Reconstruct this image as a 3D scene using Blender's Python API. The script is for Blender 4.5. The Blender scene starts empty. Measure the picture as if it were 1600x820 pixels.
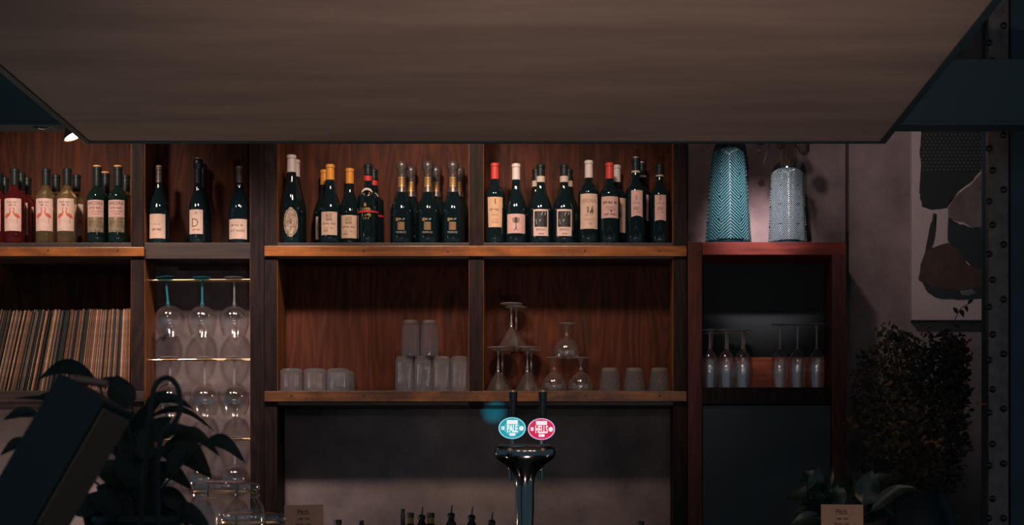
import bpy, bmesh, math, random
from mathutils import Vector, Matrix

random.seed(7)
R = math.radians
PI = math.pi
SC = bpy.context.scene
COL = SC.collection

# ------------------------------------------------------------------ camera
EYE, F = 1.2, 2870.0                      # eye height, focal length in pixels of the 1600x820 frame


def X(px, Y):
    return (px - 874.0) * Y / F


def Z(py, Y):
    return EYE + (849.0 - py) * Y / F


def P(px, py, Y):
    return Vector((X(px, Y), Y, Z(py, Y)))


cam_d = bpy.data.cameras.new('camera')
cam = bpy.data.objects.new('camera', cam_d)
COL.objects.link(cam)
cam.location = (0, 0, EYE)
cam.rotation_euler = (R(90), 0, 0)
cam_d.sensor_width = 36.0
cam_d.lens = 36.0 * F / 1600.0
cam_d.shift_x = -74.0 / 1600.0
cam_d.shift_y = 439.0 / 1600.0
cam_d.clip_start = 0.05
cam_d.dof.use_dof = True
cam_d.dof.focus_distance = 6.35
cam_d.dof.aperture_fstop = 5.0
SC.camera = cam

# ------------------------------------------------------------------ world, lights, exposure
SC.view_settings.view_transform = 'Standard'
SC.view_settings.look = 'None'
SC.view_settings.gamma = 1.0
SC.view_settings.use_curve_mapping = False
SC.view_settings.exposure = 0.0
SC.cycles.max_bounces = 10
SC.cycles.transparent_max_bounces = 24
SC.cycles.transmission_bounces = 10
SC.cycles.glossy_bounces = 4
SC.cycles.diffuse_bounces = 3
SC.cycles.caustics_reflective = False
SC.cycles.caustics_refractive = False
SC.cycles.sample_clamp_indirect = 3.0

world = bpy.data.worlds.new('world')
SC.world = world
world.use_nodes = True
bg = world.node_tree.nodes['Background']
bg.inputs['Color'].default_value = (0.42, 0.78, 1.0, 1)
bg.inputs['Strength'].default_value = 0.17


def spot(name, loc, target, power, color, angle, blend=0.6, radius=0.05):
    d = bpy.data.lights.new(name, 'SPOT')
    d.energy = power
    d.color = color
    d.spot_size = R(angle)
    d.spot_blend = blend
    d.shadow_soft_size = radius
    o = bpy.data.objects.new(name, d)
    COL.objects.link(o)
    o.location = loc
    o.rotation_euler = (Vector(target) - Vector(loc)).to_track_quat('-Z', 'Y').to_euler()
    return o


def bulb(name, loc, power, color, radius=0.05):
    d = bpy.data.lights.new(name, 'POINT')
    d.energy = power
    d.color = color
    d.shadow_soft_size = radius
    o = bpy.data.objects.new(name, d)
    COL.objects.link(o)
    o.location = loc
    return o


KEY = (1.0, 0.74, 0.58)
PINK = (1.0, 0.80, 0.76)
# ceiling spots between the hanging canopy and the back bar, aimed at the shelves
LYK, LZK = 5.9, 3.3
spot('ceiling_spot', (-1.95, LYK, LZK), (-1.95, 7.1, 2.30), 100, KEY, 58, .8, .10)
spot('ceiling_spot', (-1.10, LYK, LZK), (-1.32, 7.1, 1.80), 125, PINK, 40, .8, .07)
spot('ceiling_spot', (-0.60, LYK, LZK), (-0.56, 7.1, 2.34), 80, KEY, 58, .8, .10)
spot('ceiling_spot', (-0.02, LYK, LZK), (0.02, 7.1, 2.20), 62, KEY, 52, .9, .10)
spot('ceiling_spot', (0.57, LYK, LZK), (0.77, 7.15, 2.35), 290, (1.0, .77, .80), 19, 1.0, .05)
spot('ceiling_spot', (0.42, LYK, LZK), (1.52, 7.2, 2.42), 36, PINK, 42, 1.0, .07)
# a lamp on the wall past the left edge of the frame
bulb('wall_lamp', (-2.32, 6.55, 1.22), 9.0, KEY, .04)
# pendant bulbs of the room in front of the bar (behind and above the viewer)
for bx, by, bz, bp in ((-1.7, 1.2, 2.52, 4), (-0.8, 0.6, 2.66, 8), (0.3, 1.1, 2.50, 8), (0.95, 0.3, 2.70, 7),
                       (-0.2, -0.9, 2.86, 9), (1.3, -1.0, 2.95, 6)):
    bulb('pendant_bulb', (bx, by, bz), bp, (1.0, 0.70, 0.58), 0.10)
# warm fill bulbs added below the frame to brighten the cards and jars
for bx, by in ((-0.58, 5.06), (0.72, 5.04), (1.02, 5.08)):
    bulb('bar_fill_bulb', (bx, by, 1.165), .42, (1.0, .62, .38), .012)
# unseen fill spots added in front of the bar to brighten the canopy underside
spot('canopy_fill_spot', (-0.9, 2.2, 0.75), (-0.75, 4.6, 2.5), 80, (1.0, 0.74, 0.63), 74, 1.0, .08)
spot('canopy_fill_spot', (0.0, 2.2, 0.75), (0.02, 4.6, 2.5), 130, (1.0, 0.74, 0.65), 58, 1.0, .08)

# ------------------------------------------------------------------ mesh helpers


def link(name, me, mat=None, parent=None, loc=(0, 0, 0), rot=(0, 0, 0)):
    o = bpy.data.objects.new(name, me)
    COL.objects.link(o)
    if mat is not None and me is not None and len(me.materials) == 0:
        me.materials.append(mat)
    o.location = loc
    o.rotation_euler = rot
    if parent is not None:
        o.parent = parent
    return o


def obj(name, bm, mat=None, parent=None, loc=(0, 0, 0), rot=(0, 0, 0), smooth=False, bevel=0.0):
    bmesh.ops.recalc_face_normals(bm, faces=bm.faces)
    if bevel > 0:
        bmesh.ops.bevel(bm, geom=[e for e in bm.edges if e.is_manifold and e.calc_face_angle(0) > 0.6],
                        offset=bevel, segments=2, profile=0.6, affect='EDGES')
    me = bpy.data.meshes.new(name)
    bm.to_mesh(me)
    bm.free()
    if smooth:
        for p in me.polygons:
            p.use_smooth = True
        me.set_sharp_from_angle(angle=R(40))
    return link(name, me, mat, parent, loc, rot)


def thing(name, label, cat, loc=(0, 0, 0), rot=(0, 0, 0), group=None):
    o = bpy.data.objects.new(name, None)
    o.empty_display_size = 0.05
    COL.objects.link(o)
    o.location = loc
    o.rotation_euler = rot
    return tag(o, label, cat, group)


def tag(o, label, cat, group=None):
    o['label'] = label
    o['category'] = cat
    if group:
        o['group'] = group
    return o


def structure(name, bm, mat, bevel=0.0):
    o = obj(name, bm, mat, bevel=bevel)
    o['kind'] = 'structure'
    return o


def copy_tree(src, parent=None):
    c = src.copy()
    COL.objects.link(c)
    if parent is not None:
        c.parent = parent
    for ch in list(src.children):
        copy_tree(ch, c)
    return c


def box(bm, x0, x1, y0, y1, z0, z1, M=None):
    vs = [bm.verts.new((x, y, z)) for z in (z0, z1) for y in (y0, y1) for x in (x0, x1)]
    for f in ((0, 2, 3, 1), (4, 5, 7, 6), (0, 1, 5, 4), (2, 6, 7, 3), (0, 4, 6, 2), (1, 3, 7, 5)):
        bm.faces.new([vs[i] for i in f])
    if M is not None:
        bmesh.ops.transform(bm, matrix=M, verts=vs)
    return vs


def boxbm(*a, **k):
    bm = bmesh.new()
    box(bm, *a, **k)
    return bm


def lathe(bm, prof, n=32, c=(0, 0, 0), rib=None):
    """prof: list of (r, z) from bottom centre to top; r == 0 closes. rib: (count, depth, z0, z1)."""
    rings = []
    for r, z in prof:
        if r <= 1e-6:
            rings.append([bm.verts.new((c[0], c[1], c[2] + z))])
        else:
            ring = []
            for i in range(n):
                a = 2 * PI * i / n
                rr = r
                if rib and rib[2] <= z <= rib[3]:
                    rr = r + rib[1] * (abs(math.cos(a * rib[0] / 2)) - 0.5)
                ring.append(bm.verts.new((c[0] + rr * math.cos(a), c[1] + rr * math.sin(a), c[2] + z)))
            rings.append(ring)
    for A, B in zip(rings, rings[1:]):
        for i in range(n):
            j = (i + 1) % n
            if len(A) == 1 and len(B) == 1:
                break
            if len(A) == 1:
                bm.faces.new((A[0], B[j], B[i]))
            elif len(B) == 1:
                bm.faces.new((A[i], A[j], B[0]))
            else:
                bm.faces.new((A[i], A[j], B[j], B[i]))
    return rings


def lathebm(*a, **k):
    bm = bmesh.new()
    lathe(bm, *a, **k)
    return bm


def tube(bm, pts, rad, n=10, cap=True, flat=1.0):
    pts = [Vector(p) for p in pts]
    if not hasattr(rad, '__len__'):
        rad = [rad] * len(pts)
    up = Vector((0, 1, 0))
    rings = []
    for i, p in enumerate(pts):
        t = (pts[min(i + 1, len(pts) - 1)] - pts[max(i - 1, 0)]).normalized()
        s = t.cross(up)
        if s.length < 1e-3:
            s = t.cross(Vector((1, 0, 0)))
        s.normalize()
        u = s.cross(t)
        rings.append([bm.verts.new(p + rad[i] * (s * math.cos(2 * PI * k / n) + u * flat * math.sin(2 * PI * k / n))) for k in range(n)])
    for A, B in zip(rings, rings[1:]):
        for k in range(n):
            j = (k + 1) % n
            bm.faces.new((A[k], A[j], B[j], B[k]))
    if cap:
        bm.faces.new(rings[0])
        bm.faces.new(list(reversed(rings[-1])))


def tubebm(*a, **k):
    bm = bmesh.new()
    tube(bm, *a, **k)
    return bm


def prism(bm, poly, y0, y1):
    """polygon of (x, z) extruded from y0 to y1"""
    A = [bm.verts.new((x, y0, z)) for x, z in poly]
    B = [bm.verts.new((x, y1, z)) for x, z in poly]
    bm.faces.new(A)
    bm.faces.new(list(reversed(B)))
    n = len(poly)
    for i in range(n):
        j = (i + 1) % n
        bm.faces.new((A[i], B[i], B[j], A[j]))


def spline(pts, n):
    pts = [Vector(p) for p in pts]
    q = [2 * pts[0] - pts[1]] + pts + [2 * pts[-1] - pts[-2]]
    out = []
    for i in range(1, len(q) - 2):
        for k in range(n):
            t = k / n
            a, b, c, d = q[i - 1], q[i], q[i + 1], q[i + 2]
            out.append(0.5 * ((2 * b) + (c - a) * t + (2 * a - 5 * b + 4 * c - d) * t * t + (3 * b - a - 3 * c + d) * t ** 3))
    out.append(pts[-1])
    return out

# ------------------------------------------------------------------ materials


def newmat(name):
    m = bpy.data.materials.new(name)
    m.use_nodes = True
    nt = m.node_tree
    b = nt.nodes['Principled BSDF']
    return m, nt, b


def plain(name, col, rough=0.5, metal=0.0, spec=0.5, coat=0.0, emit=None, estr=0.0, vary=0.0, scale=40.0):
    m, nt, b = newmat(name)
    b.inputs['Base Color'].default_value = (*col, 1)
    b.inputs['Roughness'].default_value = rough
    b.inputs['Metallic'].default_value = metal
    b.inputs['Specular IOR Level'].default_value = spec
    b.inputs['Coat Weight'].default_value = coat
    if emit:
        b.inputs['Emission Color'].default_value = (*emit, 1)
        b.inputs['Emission Strength'].default_value = estr
    if vary > 0:
        tc = nt.nodes.new('ShaderNodeTexCoord')
        no = nt.nodes.new('ShaderNodeTexNoise')
        no.inputs['Scale'].default_value = scale
        no.inputs['Detail'].default_value = 4
        nt.links.new(tc.outputs['Object'], no.inputs['Vector'])
        rp = nt.nodes.new('ShaderNodeValToRGB')
        rp.color_ramp.elements[0].position = 0.3
        rp.color_ramp.elements[1].position = 0.7
        rp.color_ramp.elements[0].color = (*[c * (1 - vary) for c in col], 1)
        rp.color_ramp.elements[1].color = (*[min(1, c * (1 + vary)) for c in col], 1)
        nt.links.new(no.outputs['Fac'], rp.inputs['Fac'])
        nt.links.new(rp.outputs['Color'], b.inputs['Base Color'])
    return m


def wood(name, dark, mid, light, axis='Z', rough=0.4, scale=1.0, coat=0.0, contrast=1.0, bump=0.15, cathedral=0.5, spec=0.5, stain=0.0):
    m, nt, b = newmat(name)
    N, L = nt.nodes, nt.links
    tc = N.new('ShaderNodeTexCoord')
    mp = N.new('ShaderNodeMapping')
    s = [14.0, 14.0, 14.0]
    s['XYZ'.index(axis)] = 0.9
    mp.inputs['Scale'].default_value = [v * scale for v in s]
    L.new(tc.outputs['Object'], mp.inputs['Vector'])
    n1 = N.new('ShaderNodeTexNoise')
    n1.inputs['Scale'].default_value = 3.2
    n1.inputs['Detail'].default_value = 6
    n1.inputs['Roughness'].default_value = 0.62
    L.new(mp.outputs['Vector'], n1.inputs['Vector'])
    # cathedral figure: rings of a slow noise field
    mp2 = N.new('ShaderNodeMapping')
    s2 = [5.0, 5.0, 5.0]
    s2['XYZ'.index(axis)] = 0.8
    mp2.inputs['Scale'].default_value = [v * scale for v in s2]
    L.new(tc.outputs['Object'], mp2.inputs['Vector'])
    n2 = N.new('ShaderNodeTexNoise')
    n2.inputs['Scale'].default_value = 1.3
    n2.inputs['Detail'].default_value = 1.5
    L.new(mp2.outputs['Vector'], n2.inputs['Vector'])
    mul = N.new('ShaderNodeMath'); mul.operation = 'MULTIPLY'; mul.inputs[1].default_value = 95.0
    L.new(n2.outputs['Fac'], mul.inputs[0])
    sn = N.new('ShaderNodeMath'); sn.operation = 'SINE'
    L.new(mul.outputs[0], sn.inputs[0])
    ma = N.new('ShaderNodeMath'); ma.operation = 'MULTIPLY_ADD'
    ma.inputs[1].default_value = 0.12 * cathedral
    L.new(sn.outputs[0], ma.inputs[0])
    L.new(n1.outputs['Fac'], ma.inputs[2])
    rp = N.new('ShaderNodeValToRGB')
    e = rp.color_ramp.elements
    e[0].position = 0.5 - 0.22 / contrast
    e[0].color = (*dark, 1)
    e[1].position = 0.5 + 0.24 / contrast
    e[1].color = (*light, 1)
    k = rp.color_ramp.elements.new(0.5)
    k.color = (*mid, 1)
    L.new(ma.outputs[0], rp.inputs['Fac'])
    if stain > 0:                     # worn, darkened patches in the lacquer
        ns = N.new('ShaderNodeTexNoise')
        ns.inputs['Scale'].default_value = 7.0
        ns.inputs['Detail'].default_value = 7
        ns.inputs['Roughness'].default_value = .7
        L.new(tc.outputs['Object'], ns.inputs['Vector'])
        rs = N.new('ShaderNodeValToRGB')
        rs.color_ramp.elements[0].position = .40
        rs.color_ramp.elements[1].position = .62
        rs.color_ramp.elements[0].color = (1 - stain, 1 - stain, 1 - stain, 1)
        rs.color_ramp.elements[1].color = (1, 1, 1, 1)
        L.new(ns.outputs['Fac'], rs.inputs['Fac'])
        mm = N.new('ShaderNodeMix'); mm.data_type = 'RGBA'; mm.blend_type = 'MULTIPLY'
        mm.inputs['Factor'].default_value = 1.0
        L.new(rp.outputs['Color'], mm.inputs['A']); L.new(rs.outputs['Color'], mm.inputs['B'])
        L.new(mm.outputs['Result'], b.inputs['Base Color'])
    else:
        L.new(rp.outputs['Color'], b.inputs['Base Color'])
    b.inputs['Roughness'].default_value = rough
    b.inputs['Specular IOR Level'].default_value = spec
    b.inputs['Coat Weight'].default_value = coat
    b.inputs['Coat Roughness'].default_value = 0.2
    bp = N.new('ShaderNodeBump')
    bp.inputs['Strength'].default_value = bump
    bp.inputs['Distance'].default_value = 0.002
    L.new(ma.outputs[0], bp.inputs['Height'])
    L.new(bp.outputs['Normal'], b.inputs['Normal'])
    return m


def plaster(name, c0, c1, scale=3.0, rough=0.85, stretch=(1, 1, 1), bump=0.25, lo=0.35, hi=0.65, detail=8):
    m, nt, b = newmat(name)
    N, L = nt.nodes, nt.links
    tc = N.new('ShaderNodeTexCoord')
    mp = N.new('ShaderNodeMapping')
    mp.inputs['Scale'].default_value = stretch
    L.new(tc.outputs['Object'], mp.inputs['Vector'])
    n1 = N.new('ShaderNodeTexNoise')
    n1.inputs['Scale'].default_value = scale
    n1.inputs['Detail'].default_value = detail
    n1.inputs['Roughness'].default_value = 0.6
    L.new(mp.outputs['Vector'], n1.inputs['Vector'])
    rp = N.new('ShaderNodeValToRGB')
    rp.color_ramp.elements[0].position = lo
    rp.color_ramp.elements[1].position = hi
    rp.color_ramp.elements[0].color = (*c0, 1)
    rp.color_ramp.elements[1].color = (*c1, 1)
    L.new(n1.outputs['Fac'], rp.inputs['Fac'])
    L.new(rp.outputs['Color'], b.inputs['Base Color'])
    b.inputs['Roughness'].default_value = rough
    bp = N.new('ShaderNodeBump')
    bp.inputs['Strength'].default_value = bump
    bp.inputs['Distance'].default_value = 0.004
    L.new(n1.outputs['Fac'], bp.inputs['Height'])
    L.new(bp.outputs['Normal'], b.inputs['Normal'])
    return m


def thin_glass(name, tint=(0.97, 0.96, 0.96), boost=1.0, refl=(1, 0.95, 0.93), body=0.0, haze=0.0, rough=0.09):
    """thin-walled glass: clear transmission with Fresnel reflections"""
    m = bpy.data.materials.new(name)
    m.use_nodes = True
    nt = m.node_tree
    N, L = nt.nodes, nt.links
    N.remove(N['Principled BSDF'])
    out = N['Material Output']
    tr = N.new('ShaderNodeBsdfTransparent')
    tr.inputs['Color'].default_value = (*tint, 1)
    gl = N.new('ShaderNodeBsdfGlossy')
    gl.inputs['Color'].default_value = (*refl, 1)
    gl.inputs['Roughness'].default_value = rough
    lw = N.new('ShaderNodeLayerWeight')
    lw.inputs['Blend'].default_value = 0.5
    fr = N.new('ShaderNodeMath'); fr.operation = 'POWER'
    fr.inputs[1].default_value = 4.0
    L.new(lw.outputs['Facing'], fr.inputs[0])
    mu = N.new('ShaderNodeMath'); mu.operation = 'MULTIPLY_ADD'; mu.use_clamp = True
    mu.inputs[1].default_value = boost
    mu.inputs[2].default_value = body
    L.new(fr.outputs[0], mu.inputs[0])
    mx = N.new('ShaderNodeMixShader')
    L.new(mu.outputs[0], mx.inputs[0])
    L.new(tr.outputs[0], mx.inputs[1])
    L.new(gl.outputs[0], mx.inputs[2])
    if haze > 0:
        df = N.new('ShaderNodeBsdfDiffuse')
        tl = N.new('ShaderNodeBsdfTranslucent')
        ad = N.new('ShaderNodeMixShader'); ad.inputs[0].default_value = .5
        for q in (df, tl):
            q.inputs['Color'].default_value = (.9, .84, .82, 1)
        L.new(df.outputs[0], ad.inputs[1]); L.new(tl.outputs[0], ad.inputs[2])
        m2 = N.new('ShaderNodeMixShader'); m2.inputs[0].default_value = haze
        L.new(mx.outputs[0], m2.inputs[1]); L.new(ad.outputs[0], m2.inputs[2])
        L.new(m2.outputs[0], out.inputs['Surface'])
    else:
        L.new(mx.outputs[0], out.inputs['Surface'])
    return m


def solid_glass(name, col=(1, 1, 1), rough=0.0, ior=1.5, clear=0.35, haze=0.0, hazecol=(.9, .84, .82)):
    """thick glass: refraction blended with straight transmission, so it also lets light by"""
    m, nt, b = newmat(name)
    N, L = nt.nodes, nt.links
    b.inputs['Base Color'].default_value = (*col, 1)
    b.inputs['Roughness'].default_value = rough
    b.inputs['IOR'].default_value = ior
    b.inputs['Transmission Weight'].default_value = 1.0
    tr = N.new('ShaderNodeBsdfTransparent')
    tr.inputs['Color'].default_value = (*col, 1)
    mx = N.new('ShaderNodeMixShader')
    mx.inputs[0].default_value = clear
    L.new(b.outputs[0], mx.inputs[1])
    L.new(tr.outputs[0], mx.inputs[2])
    if haze > 0:
        df = N.new('ShaderNodeBsdfDiffuse')
        df.inputs['Color'].default_value = (*hazecol, 1)
        m2 = N.new('ShaderNodeMixShader'); m2.inputs[0].default_value = haze
        L.new(mx.outputs[0], m2.inputs[1]); L.new(df.outputs[0], m2.inputs[2])
        mx = m2
    L.new(mx.outputs[0], N['Material Output'].inputs['Surface'])
    return m


def liquid(name, col, deep, trans=0.5):
    m, nt, b = newmat(name)
    N, L = nt.nodes, nt.links
    b.inputs['Base Color'].default_value = (*col, 1)
    b.inputs['Roughness'].default_value = 0.02
    b.inputs['IOR'].default_value = 1.38
    b.inputs['Transmission Weight'].default_value = 1.0
    tl = N.new('ShaderNodeBsdfTranslucent')
    tl.inputs['Color'].default_value = (*deep, 1)
    df = N.new('ShaderNodeBsdfDiffuse')
    df.inputs['Color'].default_value = (*deep, 1)
    m2 = N.new('ShaderNodeMixShader'); m2.inputs[0].default_value = 0.5
    L.new(tl.outputs[0], m2.inputs[1]); L.new(df.outputs[0], m2.inputs[2])
    mx = N.new('ShaderNodeMixShader'); mx.inputs[0].default_value = trans
    L.new(b.outputs[0], mx.inputs[1]); L.new(m2.outputs[0], mx.inputs[2])
    L.new(mx.outputs[0], N['Material Output'].inputs['Surface'])
    return m


WOOD_POST = wood('dark_stained_wood', (.006, .0045, .0048), (.016, .0095, .0088), (.036, .0175, .0130), 'Z', rough=.6, spec=.12)
WOOD_PANEL = wood('oak_veneer_panel', (.016, .005, .0028), (.060, .0150, .0062), (.120, .030, .0115), 'Z', rough=.6, contrast=.72, cathedral=.7, spec=.15)
WOOD_BOARD = wood('dark_shelf_wood', (.012, .007, .006), (.030, .016, .012), (.060, .030, .022), 'X', rough=.45)
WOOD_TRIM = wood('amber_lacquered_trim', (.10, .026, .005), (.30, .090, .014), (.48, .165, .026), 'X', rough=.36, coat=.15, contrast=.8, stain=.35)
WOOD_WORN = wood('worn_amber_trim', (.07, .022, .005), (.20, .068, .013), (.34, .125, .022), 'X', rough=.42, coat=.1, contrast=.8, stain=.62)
WOOD_LINING = wood('amber_brown_side_lining', (.10, .032, .010), (.24, .082, .024), (.36, .13, .04), 'Z', rough=.45, spec=.3)
WOOD_RED = wood('red_stained_wood', (.07, .011, .008), (.15, .026, .018), (.23, .044, .030), 'X', rough=.5, spec=.2)
WOOD_REDV = wood('red_brown_post_wood', (.035, .009, .0075), (.075, .019, .015), (.115, .030, .023), 'Z', rough=.5, spec=.2)
WOOD_NICHE_LIT = wood('lit_red_niche_back', (.46, .085, .036), (.70, .155, .07), (.80, .22, .10), 'X', rough=.6)  # light on the lower niche back put into a bright red
PLASTER = plaster('stained_plaster', (.10, .077, .078), (.27, .207, .205), 3.4, hi=.68, lo=.32)
CANOPY = plaster('streaked_canopy_veneer', (.26, .20, .17), (.41, .315, .265), 1.5, rough=.7, stretch=(.6, 3.0, 1), bump=.03, lo=.32, hi=.68, detail=5)
BLACK = plain('black_steel', (.018, .045, .058), .6)
STEEL = plaster('rough_painted_steel', (.085, .068, .066), (.17, .13, .125), 22, rough=.5, bump=.4)
DARKWALL = plain('dark_painted_wall', (.024, .062, .080), .8, vary=.3, scale=3)
CEIL = plain('dark_ceiling_paint', (.02, .04, .05), .8, vary=.2, scale=2)
FLOORM = wood('dark_floor_boards', (.02, .012, .008), (.04, .024, .016), (.06, .036, .024), 'X', rough=.5)
BRASS = plain('brass', (.80, .55, .30), .3, 1.0)
COPPER = plain('copper', (.75, .38, .22), .3, 1.0)
CHROME = plain('dark_chrome', (.20, .19, .19), .1, 1.0)
GLASS = thin_glass('clear_glass_wall', boost=.9, body=.11, haze=.012)
RIBGLASS = solid_glass('ribbed_tumbler_glass', (.97, .94, .94), .0, 1.65, .42, .06)
STEMGLASS = solid_glass('clear_glass_stem', (.98, .95, .95), .03, clear=.3, haze=.17)
BASEGLASS = solid_glass('thick_glass_base', (.98, .95, .95), .03, clear=.3, haze=.35)
BARGLASS = thin_glass('bar_glass_wall', boost=1.1, body=.11, haze=.03, rough=.08)
TEALGLASS = solid_glass('teal_tinted_glass', (.22, .78, .90), clear=.3, haze=.2, hazecol=(.12, .62, .78))
JARGLASS = thin_glass('jar_glass', (.95, .92, .89), boost=1.0, body=.09, haze=.02)
DARKGLASS = plain('dark_bottle_glass', (.005, .012, .015), .03, spec=.6)
GREENGLASS = plain('deep_green_bottle_glass', (.005, .014, .012), .03, spec=.6)
ROSE = liquid('rose_wine_in_clear_glass', (1.0, .42, .42), (.62, .075, .085), .15)
GOLD = liquid('pale_gold_wine_in_clear_glass', (1.0, .85, .52), (.88, .68, .36), .15)
INK = plain('dark_print_ink', (.05, .035, .03), .7)
INKSOFT = plain('faded_print_ink', (.22, .13, .11), .7)
CORAL = plain('coral_print', (.55, .10, .055), .6)
GOLDPRINT = plain('gold_foil_print', (.50, .28, .09), .4, .5)
GOLDDIM = plain('dull_gold_print', (.20, .12, .055), .5, .3)
REDPRINT = plain('red_print', (.55, .03, .03), .5)
GREYPRINT = plain('pale_grey_print', (.40, .36, .34), .6)


def paper(name, c):
    return plain(name, c, .65, vary=.08, scale=60)


P_CREAM = paper('cream_label_paper', (.62, .43, .33))
P_PINK = paper('pink_label_paper', (.58, .36, .33))
P_BLUSH = paper('blush_label_paper', (.66, .47, .42))
P_PARCH = paper('parchment_label_paper', (.60, .37, .22))
P_WHITE = paper('white_label_paper', (.68, .60, .56))
P_KRAFT = paper('kraft_card', (.42, .25, .18))
P_ORNATE = plaster('ornate_label_print', (.10, .075, .05), (.34, .26, .18), 90, rough=.6, bump=0)
P_OVAL = plaster('ornate_oval_label_print', (.16, .10, .065), (.55, .42, .32), 70, rough=.6, bump=0)
P_DARKPIC = plaster('dark_picture_print', (.012, .013, .014), (.06, .055, .052), 70, rough=.5, bump=0, lo=.5, hi=.75)
C_BLACK = plain('black_foil_capsule', (.010, .017, .020), .3, spec=.6)
C_WHITE = plain('white_foil_capsule', (.68, .58, .55), .38)
C_RED = plain('red_foil_capsule', (.55, .05, .035), .35)
C_ORANGE = plain('orange_foil_capsule', (.68, .27, .035), .35)
C_GREYFOIL = plain('grey_textured_foil', (.12, .095, .09), .35, .5, vary=.5, scale=150)
C_CORK = plain('orange_cork_top', (.62, .30, .13), .6)
C_SILVER = plain('silver_foil', (.62, .56, .55), .3, .7)
C_BEIGE = plain('beige_tax_band', (.55, .45, .37), .6)

# ------------------------------------------------------------------ lettering
_tx = {}


def text_geo(s, bold=0.0):
    """triangulated glyph outline of a word, scaled into a unit box (0..1, 0..1)"""
    if (s, bold) in _tx:
        return _tx[(s, bold)]
    cu = bpy.data.curves.new('glyphs', 'FONT')
    cu.body = s
    cu.resolution_u = 3
    cu.offset = bold
    o = bpy.data.objects.new('glyphs', cu)
    COL.objects.link(o)
    bpy.context.view_layer.update()
    dg = bpy.context.evaluated_depsgraph_get()
    me = o.evaluated_get(dg).to_mesh()
    vs = [(v.co.x, v.co.y) for v in me.vertices]
    fs = [tuple(p.vertices) for p in me.polygons]
    o.evaluated_get(dg).to_mesh_clear()
    bpy.data.objects.remove(o)
    bpy.data.curves.remove(cu)
    x0, x1 = min(v[0] for v in vs), max(v[0] for v in vs)
    y0, y1 = min(v[1] for v in vs), max(v[1] for v in vs)
    vs = [((x - x0) / (x1 - x0), (y - y0) / (y1 - y0)) for x, y in vs]
    _tx[(s, bold)] = (vs, fs)
    return vs, fs


class Flat:
    """collects flat print in label coordinates (u to the right, v up)"""

    def __init__(s):
        s.v, s.f = [], []

    def poly(s, pts):
        b = len(s.v)
        s.v += pts
        s.f.append(tuple(range(b, b + len(pts))))

    def rect(s, u0, u1, v0, v1):
        s.poly([(u0, v0), (u1, v0), (u1, v1), (u0, v1)])

    def text(s, word, u0, u1, v0, v1, bold=0.0):
        vs, fs = text_geo(word, bold)
        b = len(s.v)
        s.v += [(u0 + x * (u1 - u0), v0 + y * (v1 - v0)) for x, y in vs]
        s.f += [tuple(i + b for i in f) for f in fs]

    def ellipse(s, u, v, a, b, n=14, rot=0.0):
        s.poly([(u + a * math.cos(t) * math.cos(rot) - b * math.sin(t) * math.sin(rot),
                 v + a * math.cos(t) * math.sin(rot) + b * math.sin(t) * math.cos(rot))
                for t in [2 * PI * k / n for k in range(n)]])

    def ring(s, u, v, a, b, w, n=20):
        for k in range(n):
            t0, t1 = 2 * PI * k / n, 2 * PI * (k + 1) / n
            s.poly([(u + a * math.cos(t0), v + b * math.sin(t0)), (u + a * math.cos(t1), v + b * math.sin(t1)),
                    (u + (a - w) * math.cos(t1), v + (b - w) * math.sin(t1)), (u + (a - w) * math.cos(t0), v + (b - w) * math.sin(t0))])

    def stroke(s, pts, w):
        for i in range(len(pts) - 1):
            (a, b), (c, d) = pts[i], pts[i + 1]
            L = math.hypot(c - a, d - b) or 1
            w0 = w[i] if hasattr(w, '__len__') else w
            w1 = w[i + 1] if hasattr(w, '__len__') else w
            nx, ny = -(d - b) / L / 2, (c - a) / L / 2
            s.poly([(a - nx * w0, b - ny * w0), (c - nx * w1, d - ny * w1), (c + nx * w1, d + ny * w1), (a + nx * w0, b + ny * w0)])

    def scribble(s, u0, u1, v0, v1, seed=1, fill=.62):
        """a line of print too small to read: broken upright dashes of letter size"""
        rnd = random.Random(seed)
        u0, u1, v0, v1 = min(u0, u1), max(u0, u1), min(v0, v1), max(v0, v1)
        h = v1 - v0
        u = u0
        while u < u1:
            w = h * rnd.uniform(.16, .34)
            if rnd.random() < fill:
                s.rect(u, min(u + w, u1), v0 + h * rnd.choice((0, 0, .3)), v1 - h * rnd.choice((0, 0, .35)))
            u += w * rnd.uniform(1.3, 1.9)

    def wrap(s, r, lift=.0009):
        """mesh of the print laid round a cylinder of radius r, facing -Y"""
        bm = bmesh.new()
        vs = [bm.verts.new((u, 0, v)) for u, v in s.v]
        for f in s.f:
            try:
                bm.faces.new([vs[i] for i in f])
            except ValueError:
                pass
        u0, u1 = min(p[0] for p in s.v), max(p[0] for p in s.v)
        st = r * R(7)
        k = math.ceil(u0 / st)
        while k * st < u1:
            bmesh.ops.bisect_plane(bm, geom=bm.verts[:] + bm.edges[:] + bm.faces[:], plane_co=(k * st, 0, 0), plane_no=(1, 0, 0), dist=1e-7)
            k += 1
        for v in bm.verts:
            u = v.co.x
            v.co = ((r + lift) * math.sin(u / r), -(r + lift) * math.cos(u / r), v.co.z)
        return bm

    def plane(s, y):
        bm = bmesh.new()
        vs = [bm.verts.new((u, y, v)) for u, v in s.v]
        for f in s.f:
            try:
                bm.faces.new([vs[i] for i in f])
            except ValueError:
                pass
        return bm


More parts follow.
